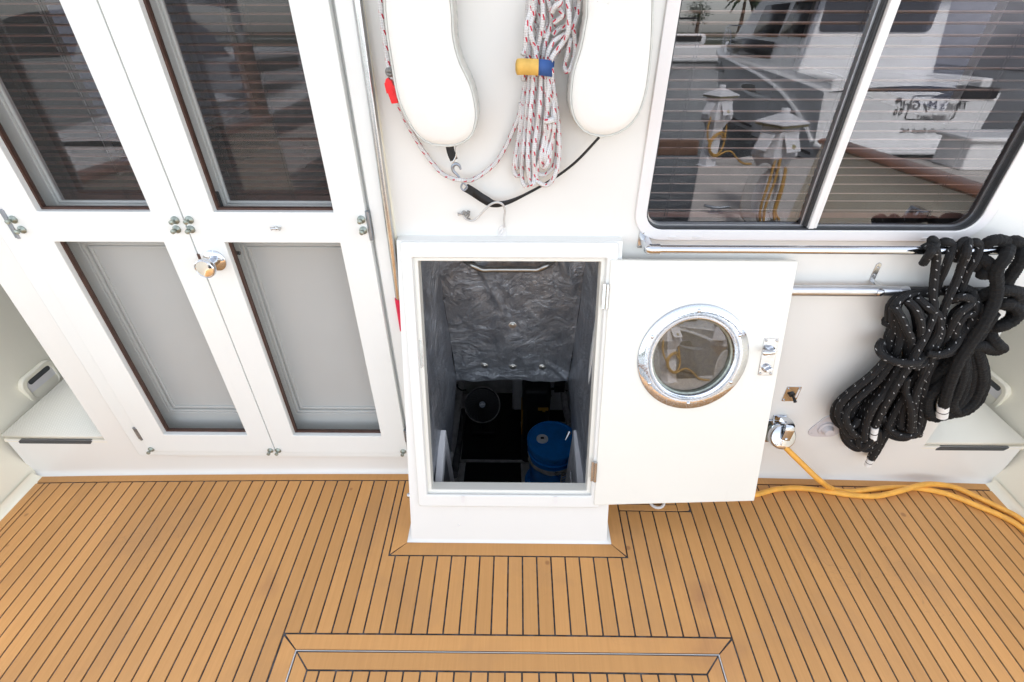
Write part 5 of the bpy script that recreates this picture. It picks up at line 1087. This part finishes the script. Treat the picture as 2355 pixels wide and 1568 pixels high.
c = rf_z(F2(620, 1445), 0); cl2 = thing('dock_cleat', 'dark iron mooring cleat on the dock by the stern', 'cleat', (c[0], c[1], 0)); m = MB()
m.tube([(c[0]-.12, c[1]-.02, .075), (c[0]-.05, c[1]-.01, .06), (c[0]+.05, c[1]+.01, .06), (c[0]+.12, c[1]+.02, .075)], .014, 10, 5); m.build('horns', 'steel_hinge', cl2)
m = MB(); m.box(G0, c[0]-.045, c[0]-.02, c[1]-.02, c[1]+.02, 0, .06); m.box(G0, c[0]+.02, c[0]+.045, c[1]-.02, c[1]+.02, 0, .06); m.box(G0, c[0]-.07, c[0]+.07, c[1]-.03, c[1]+.03, 0, .012); m.build('feet', 'steel_hinge', cl2, bevel=.004)
m = MB(); m.tube([(c[0]+.05, c[1], .07), (c[0]+.2, c[1]+.05, .05), (c[0]+.4, c[1]+.2, .012), (c[0]+.6, c[1]+.3, .012)], .012, 8, 5); tag(m.build('mooring_line', 'cord_grey'), 'short grey mooring line leading from the dark cleat', 'rope')
q = rf_y(F2(130, 765), -5.9); q2 = rf_y(F2(130, 850), -5.9)
for k, (z, lab) in enumerate(((q[2]-.05, 'upper brown fender timber across the slip'), (q2[2]-.03, 'lower brown fender timber across the slip'))):
    m = MB(); m.box(G0, -9, 3.05, -6.05, -5.9, z-.06, z+.05); tag(m.build('fender_timber', 'timber', bevel=.02), lab, 'timber')
for px_ in (-8.6, -4.4):
    m = MB(); m.tube([(px_, -6.25, -2), (px_, -6.25, 1.4 if px_ < 3 else .35)], .15, 14, 1); tag(m.build('mooring_pile', 'timber'), {-8.6: 'timber mooring pile at the port end of the fender timbers', -4.4: 'timber mooring pile halfway along the fender timbers', 3.2: 'short timber mooring pile where the fender timbers meet the dock'}[px_], 'pile', 'mooring piles')
# dock box
b0 = rf_z(ZD(1960, 1020), 0); db = thing('dock_box', 'white dock storage box with overhanging lid', 'dock box', (6.6, -3.9, 0))
m = MB(); m.box(G0, 5.85, 7.3, -4.5, -3.95, 0, .36); m.build('box_body', 'yacht_white', db, bevel=.02); m = MB(); m.box(G0, 5.78, 7.37, -4.56, -3.9, .3605, .42); m.build('box_lid', 'yacht_white', db, bevel=.02)
# cleat on the starboard bulwark
c = V(XR+.05, .33, .74); sc_ = thing('mooring_cleat', 'chrome double cleat on the inside of the starboard bulwark', 'cleat', c); m = MB()
for dy in (-.03, .03): m.tube([c+V(-.03, dy, .05), c+V(-.045, dy, 0), c+V(-.03, dy, -.05)], .012, 10, 4)
m.build('horns', 'chrome', sc_); m = MB(); m.box(G0.at(*c), -.03, .01, -.05, .05, -.06, .06); m.build('base_plate', 'chrome', sc_, bevel=.004)
# motor yacht on the far side of the dock
YX, YS, YB = 7.75, -8.0, -18.6
yt = thing('motor_yacht', 'white motor yacht lying beyond the dock with lettered stern and bow rail', 'yacht', (YX, -13, WZ))
def hb_(t): return 1.72*(1-max(0, (t-.35)/.65)**2.3)             # half beam at the sheer, t: 0 stern .. 1 bow
def shz(t): return .55+.62*t**.8
def hullpt(sg, t, v):                                             # v: 0 keel line .. 1 sheer
    y = YS+(YB-YS)*t; zz = WZ-.35; top = shz(t); z = zz+(top-zz)*v; fl = hb_(t)*(.62+.38*v**.6) if t > .3 else hb_(t)*(.80+.20*v**.5)
    yy = y + (1-v)*1.5*max(0, t-.6)/.4
    return V(YX+sg*fl, yy, z)
for sg in (-1, 1):
    m = MB(); m.grid(lambda u, v: hullpt(sg, u, v), 40, 10); m.build('hull_side', 'yacht_white', yt, smooth=180)
m = MB(); m.grid(lambda u, v: hullpt(-1, 0, v)*(1-u)+hullpt(1, 0, v)*u+V(0, .06*sin(pi*u), 0), 12, 8); m.build('transom', 'yacht_white', yt, smooth=180)
m = MB(); m.grid(lambda u, v: hullpt(-1, v, 1)*(1-u)+hullpt(1, v, 1)*u+V(0, 0, .12*sin(pi*u)), 10, 30); m.build('foredeck', 'yacht_white', yt, smooth=180)
m = MB(); m.prism(G0, [(YX-1.65, YS), (YX-1.55, YS+.75), (YX+1.55, YS+.75), (YX+1.65, YS)], -.47, -.39); m.build('swim_platform', 'yacht_white', yt, bevel=.03, segs=3)
arc = [rf_x(ZD(*p), 6.1) for p in ((470, 290), (620, 350), (780, 440), (900, 530), (1000, 640), (1080, 770), (1150, 880))]
def hull_at(y, z):
    t = (y-YS)/(YB-YS); t = max(0, min(.99, t)); zz = WZ-.35; v = max(0, min(1, (z-zz)/(shz(t)-zz))); return hullpt(-1, t, v)
m = MB(); m.tube([hull_at(p[1], p[2])+V(-.02, 0, 0) for p in ((0, -17.3, 1.06), (0, -15.5, .98), (0, -13.2, .86), (0, -11.3, .66), (0, -10, .45), (0, -9.05, .16), (0, -8.4, -.14), (0, -8.05, -.38))], .05, 8, 6); m.build('rub_rail', 'yacht_white', yt)
m = MB(); m.tube([hull_at(y, WZ+.14)+V(-.01, 0, 0) for y in np.linspace(-17, -8.1, 12)], .03, 6, 3); m.build('boot_stripe', 'canvas_dark', yt)
for (y, z, w, h) in ((-14.4, .66, .28, .14), (-15.4, .62, .2, .12)):
    p = hull_at(y, z); f = frame_z(p, (-1, .0, .25)); m = MB(); m.prism(f, rrect(-w, w, -h, h, .1), -.05, .02); m.build('port_light', 'yacht_glass', yt, smooth=0)
p = hull_at(-11.3, .32); f = frame_z(p, (-1, 0, .2)); m = MB(); m.prism(f, [(1.15*cos(t), .17*sin(t)*(1-.3*cos(t))) for t in np.linspace(0, 2*pi, 32, endpoint=False)], -.1, .03); m.build('intake_frame', 'yacht_white', yt); m = MB(); m.prism(f, [(.85*cos(t)+.08, .085*sin(t)) for t in np.linspace(0, 2*pi, 32, endpoint=False)], 0, .04); m.build('intake_opening', 'yacht_glass', yt)
# cabin and bridge
def lofted(secs, name, mat):
    m = MB(); n = len(secs); k = len(secs[0]); m.add([p for s in secs for p in s], [tuple(range(k-1, -1, -1)), tuple(range(k*(n-1), k*n))]+[(i*k+j, i*k+(j+1) % k, (i+1)*k+(j+1) % k, (i+1)*k+j) for i in range(n-1) for j in range(k)]); return m.build(name, mat, yt, smooth=40, bevel=.03)
def sec(y, w, z0, z1, wt=None): wt = wt or w*.82; return [V(YX-w, y, z0), V(YX+w, y, z0), V(YX+wt, y, z1), V(YX-wt, y, z1)]
lofted([sec(-9.7, 1.55, .5, 2.3), sec(-13.2, 1.45, .7, 2.35), sec(-14.6, 1.3, .85, 1.75), sec(-16.2, .8, 1.0, 1.2)], 'cabin', 'yacht_white')
lofted([sec(-9.4, 1.5, 2.31, 2.55), sec(-13.4, 1.3, 2.36, 2.5)], 'bridge_deck', 'yacht_white')
for (y0_, y1_, z0, z1) in ((-9.95, -11.2, 1.45, 2.15), (-11.4, -12.9, 1.45, 2.15)):
    def wpnt(y, z): t = (z-.6)/1.7; return V(YX-(1.5-.27*t)-.03, y, z)
    m = MB(); m.add([wpnt(y0_, z0), wpnt(y1_, z0+.04), wpnt(y1_+.2, z1), wpnt(y0_, z1)], [(0, 1, 2, 3)]); m.build('side_window', 'yacht_glass', yt, solid=.04)
m = MB(); m.add([V(YX-1.475, -11.4, 1.0), V(YX-1.475, -11.4, 1.36), V(YX-1.38, -13.3, 1.42), V(YX-1.28, -14.6, 1.38), V(YX-1.20, -15.2, 1.2), V(YX-1.33, -14.6, 1.06), V(YX-1.44, -13.3, 1.0)], [(0, 1, 2, 3, 4, 5, 6)]); m.build('side_window', 'yacht_glass', yt, solid=.06)
m = MB(); m.add([V(YX-1.2, -13.35, 2.2), V(YX+1.2, -13.35, 2.2), V(YX+1.0, -14.55, 1.55), V(YX-1.0, -14.55, 1.55)], [(0, 1, 2, 3)]); m.build('windscreen', 'yacht_glass', yt, solid=.05)
for x0_, x1_ in ((-1.3, -.25), (.0, 1.05)):
    m = MB(); m.prism(Frame((YX, -9.69, 0), (1, 0, 0), (0, 0, 1), (0, 1, 0)), rrect(x0_, x1_, 1.56, 2.2, .1), -.02, .02); m.build('aft_window', 'yacht_glass', yt, smooth=0)
m = MB(); m.box(G0, YX-1.55, YX+1.55, -9.0, -8.02, .45, .56); m.box(G0, YX-1.55, YX-1.35, -9.7, -8.1, .56, .8); m.box(G0, YX+1.35, YX+1.55, -9.7, -8.1, .56, .8); m.build('cockpit_coaming', 'yacht_white', yt, bevel=.04)
m = MB(); m.prism(Frame((YX+.9, YS+.03, .5), (1, 0, 0), (0, 0, 1), (0, 1, 0)), [(-.65, -.05), (.72, -.05), (.72, .14), (0, .16)], -.5, .03); m.build('dark_seat_cover', 'canvas_dark', yt, bevel=.02)
m = MB(); rl = [hullpt(-1, t, 1)+V(.12, 0, .62-.1*(1-t)) for t in (.62, .68, .75, .82, .88, .94, .985)]+[hullpt(1, t, 1)+V(-.12, 0, .62-.1*(1-t)) for t in (.985, .94, .88, .82, .75)]
m.tube([hullpt(-1, .55, 1)+V(.1, 0, .02)]+rl, .018, 8, 5)
for t in (.68, .75, .82, .88, .94, .98): m.tube([hullpt(-1, t, 1)+V(.1, 0, 0), hullpt(-1, t, 1)+V(.12, 0, .62-.1*(1-t))], .013, 6, 1)
m.build('bow_rail', 'chrome', yt)
def text(body, size, x, z, name, sk=0.):
    cu = bpy.data.curves.new('t', 'FONT'); cu.body = body; cu.size = size; cu.extrude = .004; cu.align_x = 'CENTER'; cu.align_y = 'CENTER'; cu.shear = sk
    to = bpy.data.objects.new('t', cu); dg = bpy.context.evaluated_depsgraph_get(); SC.collection.objects.link(to); dg.update(); me = bpy.data.meshes.new_from_object(to.evaluated_get(bpy.context.evaluated_depsgraph_get())); bpy.data.objects.remove(to)
    M = Matrix(((-1, 0, 0, x), (0, 0, 1, YS+.075), (0, 1, 0, z), (0, 0, 0, 1))); me.transform(M); me.materials.clear(); me.materials.append(MAT['lettering']); o = bpy.data.objects.new(name, me); SC.collection.objects.link(o); attach(o, yt)
tc_ = rf_y(ZD(1815, 630), YS); text("That's My Girl!", .22, tc_[0], tc_[2], 'name_lettering', .35)
tc_ = rf_y(ZD(1805, 700), YS); text('* MERIDIAN *', .11, tc_[0], tc_[2], 'maker_lettering')
tc_ = rf_y(ZD(1780, 782), YS); text('Wrightsville Beach, NC', .12, tc_[0], tc_[2], 'port_lettering', .3)
fo = Frame((0, YS+.07, 0), (1, 0, 0), (0, 0, 1), (0, 1, 0)); a, b = rf_y(ZD(1630, 715), YS), rf_y(ZD(1985, 570), YS)
m = MB(); m.ring(fo, rrect(a[0], b[0], a[2], b[2], .06), rrect(a[0]+.012, b[0]-.012, a[2]+.012, b[2]-.012, .05), -.005, .008); m.build('door_outline', 'lettering', yt)
for zx in (1580, 1610):
    a = rf_y(ZD(zx, 670), YS); m = MB(); m.ring(fo, [(a[0]+.03*cos(t), a[2]+.06*sin(t)) for t in np.linspace(0, 2*pi, 20, endpoint=False)], [(a[0]+.02*cos(t), a[2]+.045*sin(t)) for t in np.linspace(0, 2*pi, 20, endpoint=False)], -.005, .008); m.build('foot_mark', 'lettering', yt)
a = rf_y(ZD(1598, 598), YS); m = MB(); m.prism(fo, circ(a[0], a[2], .045, 20), 0, .02); m.build('speaker', 'lettering', yt)
# second boat beyond, under a grey cover
cb = thing('covered_boat', 'boat under a grey canvas cover beyond the lettered yacht', 'boat', (13, -10, WZ))
m = MB(); m.grid(lambda u, v: V(11.2+4.2*u, -8.6-8*v, WZ-.2+1.7*(1-(2*u-1)**4*.3)), 8, 8); m.box(G0, 11.2, 15.4, -16.5, -8.6, WZ-.3, .9); m.build('hull', 'yacht_white', cb, bevel=.15, segs=3)
m = MB(); m.grid(lambda u, v: V(11.15+4.3*u, -8.5-8.2*v, .85+1.9*sin(pi*u)**.7*(.7+.3*sin(3*pi*v+.6))), 16, 16); m.build('cover', 'canvas_grey', cb, smooth=180)
# distant boat and trees
dbt = thing('moored_cruiser', 'distant white cruiser moored across the water', 'boat', (16, -50, WZ))
m = MB(); m.prism(G0.at(15.0, -50, 0), [(-5, -1.4), (4, -1.4), (6, 0), (4, 1.4), (-5, 1.4)], WZ, .6); m.build('hull', 'yacht_white', dbt, bevel=.2)
m = MB(); m.box(G0, 11.5, 17, -51, -49, .6, 1.5); m.build('cabin', 'yacht_white', dbt, bevel=.25); m = MB(); m.box(G0, 12, 16.5, -48.99, -48.9, .9, 1.35); m.build('windows', 'yacht_glass', dbt); m = MB(); m.box(G0, 11.5, 16, -51, -49, 2.6, 2.72); m.build('canopy', 'canvas_dark', dbt, bevel=.05)
m = MB()
for px_ in (11.7, 15.8):
    for py_ in (-50.9, -49.1): m.tube([(px_, py_, 1.5), (px_, py_, 2.62)], .05, 6, 1)
m.build('canopy_post', 'chrome', dbt)
def tree(label, x, y, h, r, palm=False):
    t = thing('palm_tree' if palm else 'shore_tree', label, 'tree', (x, y, 0), 'trees on the far shore'); zb = 0.
    m = MB(); m.tube([(x, y, zb-1), (x+.2, y, h*.5), (x+.1, y, h)], lambda q: .45*(1-.6*q), 8, 4); m.build('trunk', 'bark', t)
    m = MB(); R2 = random.Random(int(x*10))
    if palm:
        for k in range(26):
            a = R2.uniform(0, 2*pi); e = R2.uniform(-.2, .9); L = r*R2.uniform(.8, 1.1)
            pts = [V(x+.1+L*s*cos(a)*cos(e), y+L*s*sin(a)*cos(e), h+L*(s*sin(e)-.75*s*s)) for s in np.linspace(0, 1, 5)]
            for i in range(4):
                for s in (-1, 1):
                    sd_ = V(-sin(a), cos(a), -.5)*s*.35; m.add([pts[i], pts[i+1], pts[i+1]+sd_*(1-.15*i), pts[i]+sd_], [(0, 1, 2, 3)])
    else:
        for k in range(700):
            a, b_, q = R2.uniform(0, 2*pi), R2.uniform(-1, 1), R2.random()**.4; c = V(x, y, h)+r*q*V(cos(a)*sqrt(1-b_*b_), sin(a)*sqrt(1-b_*b_), b_*.9)*(.75+.5*R2.random()); s = r*.09
            d1, d2 = nrm([R2.uniform(-1, 1) for _ in range(3)]), nrm([R2.uniform(-1, 1) for _ in range(3)]); m.add([c, c+d1*s, c+(d1+d2)*s, c+d2*s], [(0, 1, 2, 3)])
    m.build('crown', 'leaf', t, smooth=0, fixn=False)
for x, y, h, r, p_, lab in ((30, -95, 4.5, 2.0, False, 'small round evergreen on the far shore'), (36, -92, 6.5, 3.2, True, 'palm tree on the far shore'), (41, -94, 7.5, 3.2, True, 'taller palm tree standing behind the other palm'), (52, -105, 4.5, 3.6, False, 'broad leafy tree on the far shore beside the palms'), (-30, -100, 5, 4, False, 'lone leafy tree on the far shore away from the palms'), (18, -110, 3.5, 3, False, 'low leafy tree on the far shore beside the cruiser')): tree(lab, x, y, h, r, p_)
m = MB(); m.prism(G0, [(-60, -88), (90, -88), (90, -130), (-60, -130)], WZ-.5, .2); structure(m.build('shore_bank', 'shore', bevel=.3, smooth=0))
# sailing boat on the port side
sb = thing('sailing_yacht', 'white sailing yacht with grey sail cover moored on the port side astern', 'yacht', (-6, -9, WZ))
m = MB(); nn_ = 24
def sh_(u, v, sg): t = u; y = -4.5-10*t; w = 1.5*sin(pi*min(1, .28+.72*t*.98))**.7 if t < 1 else 0; w = 1.5*(1-abs(2*t-.8)**3*.55) if t < .9 else 1.5*(1-abs(2*.9-.8)**3*.55)*(1-t)/.1; return V(-6+sg*w*(.6+.4*v), y, WZ-.3+(1.2+.5*t)*v)
for sg in (-1, 1): m.grid(lambda u, v: sh_(u, v, sg), nn_, 6)
m.grid(lambda u, v: sh_(v, 1, -1)*(1-u)+sh_(v, 1, 1)*u+V(0, 0, .08*sin(pi*u)), 6, nn_); m.grid(lambda u, v: sh_(0, v, -1)*(1-u)+sh_(0, v, 1)*u, 6, 6); m.build('hull', 'yacht_white', sb, smooth=40)
m = MB(); m.box(G0, -6.8, -5.2, -11, -6.5, .6, 1.25); m.build('coachroof', 'yacht_white', sb, bevel=.12, segs=3)
m = MB(); m.box(G0, -6.82, -5.18, -10.4, -7.2, .85, 1.08); m.build('cabin_windows', 'yacht_glass', sb)
m = MB(); m.tube([(-6, -9.6, 1), (-6, -9.6, 14)], .09, 10, 1); m.tube([(-6, -9.6, 2.0), (-6, -5.2, 2.1)], .06, 8, 1); m.build('mast', 'aluminium', sb)
m = MB(); m.tube([(-6, -9.5, 2.2), (-6, -7.5, 2.25), (-6, -5.3, 2.2)], lambda q: .2-.08*q, 10, 5); m.build('sail_cover', 'canvas_grey', sb)
m = MB(); m.grid(lambda u, v: V(-7.3+2.6*u, -6.4+1.8*v, 1.2+.75*sin(pi*u)**.6*(1-.25*v)), 10, 4); m.build('spray_hood', 'canvas_dark', sb, smooth=180)
m = MB(); m.prism(G0, [(-4.2, -3.0), (-4.2, -14), (-2.9, -14), (-2.9, -3.0)], -.35, 0); structure(m.build('finger_dock', 'concrete', bevel=.02, smooth=0))
pd3, f3 = pedestal('white power pedestal on the finger dock with red hose', -3.5, -3.4, radians(15), 0)
coil('red hose hung on the finger dock pedestal', [[f3(-.16+.13*cos(t), .12+.004*t, .35+.2*sin(t)) for t in np.linspace(0, 4*pi, 20)]], .014, 'hose_red', 'hose', 'hose_coil')
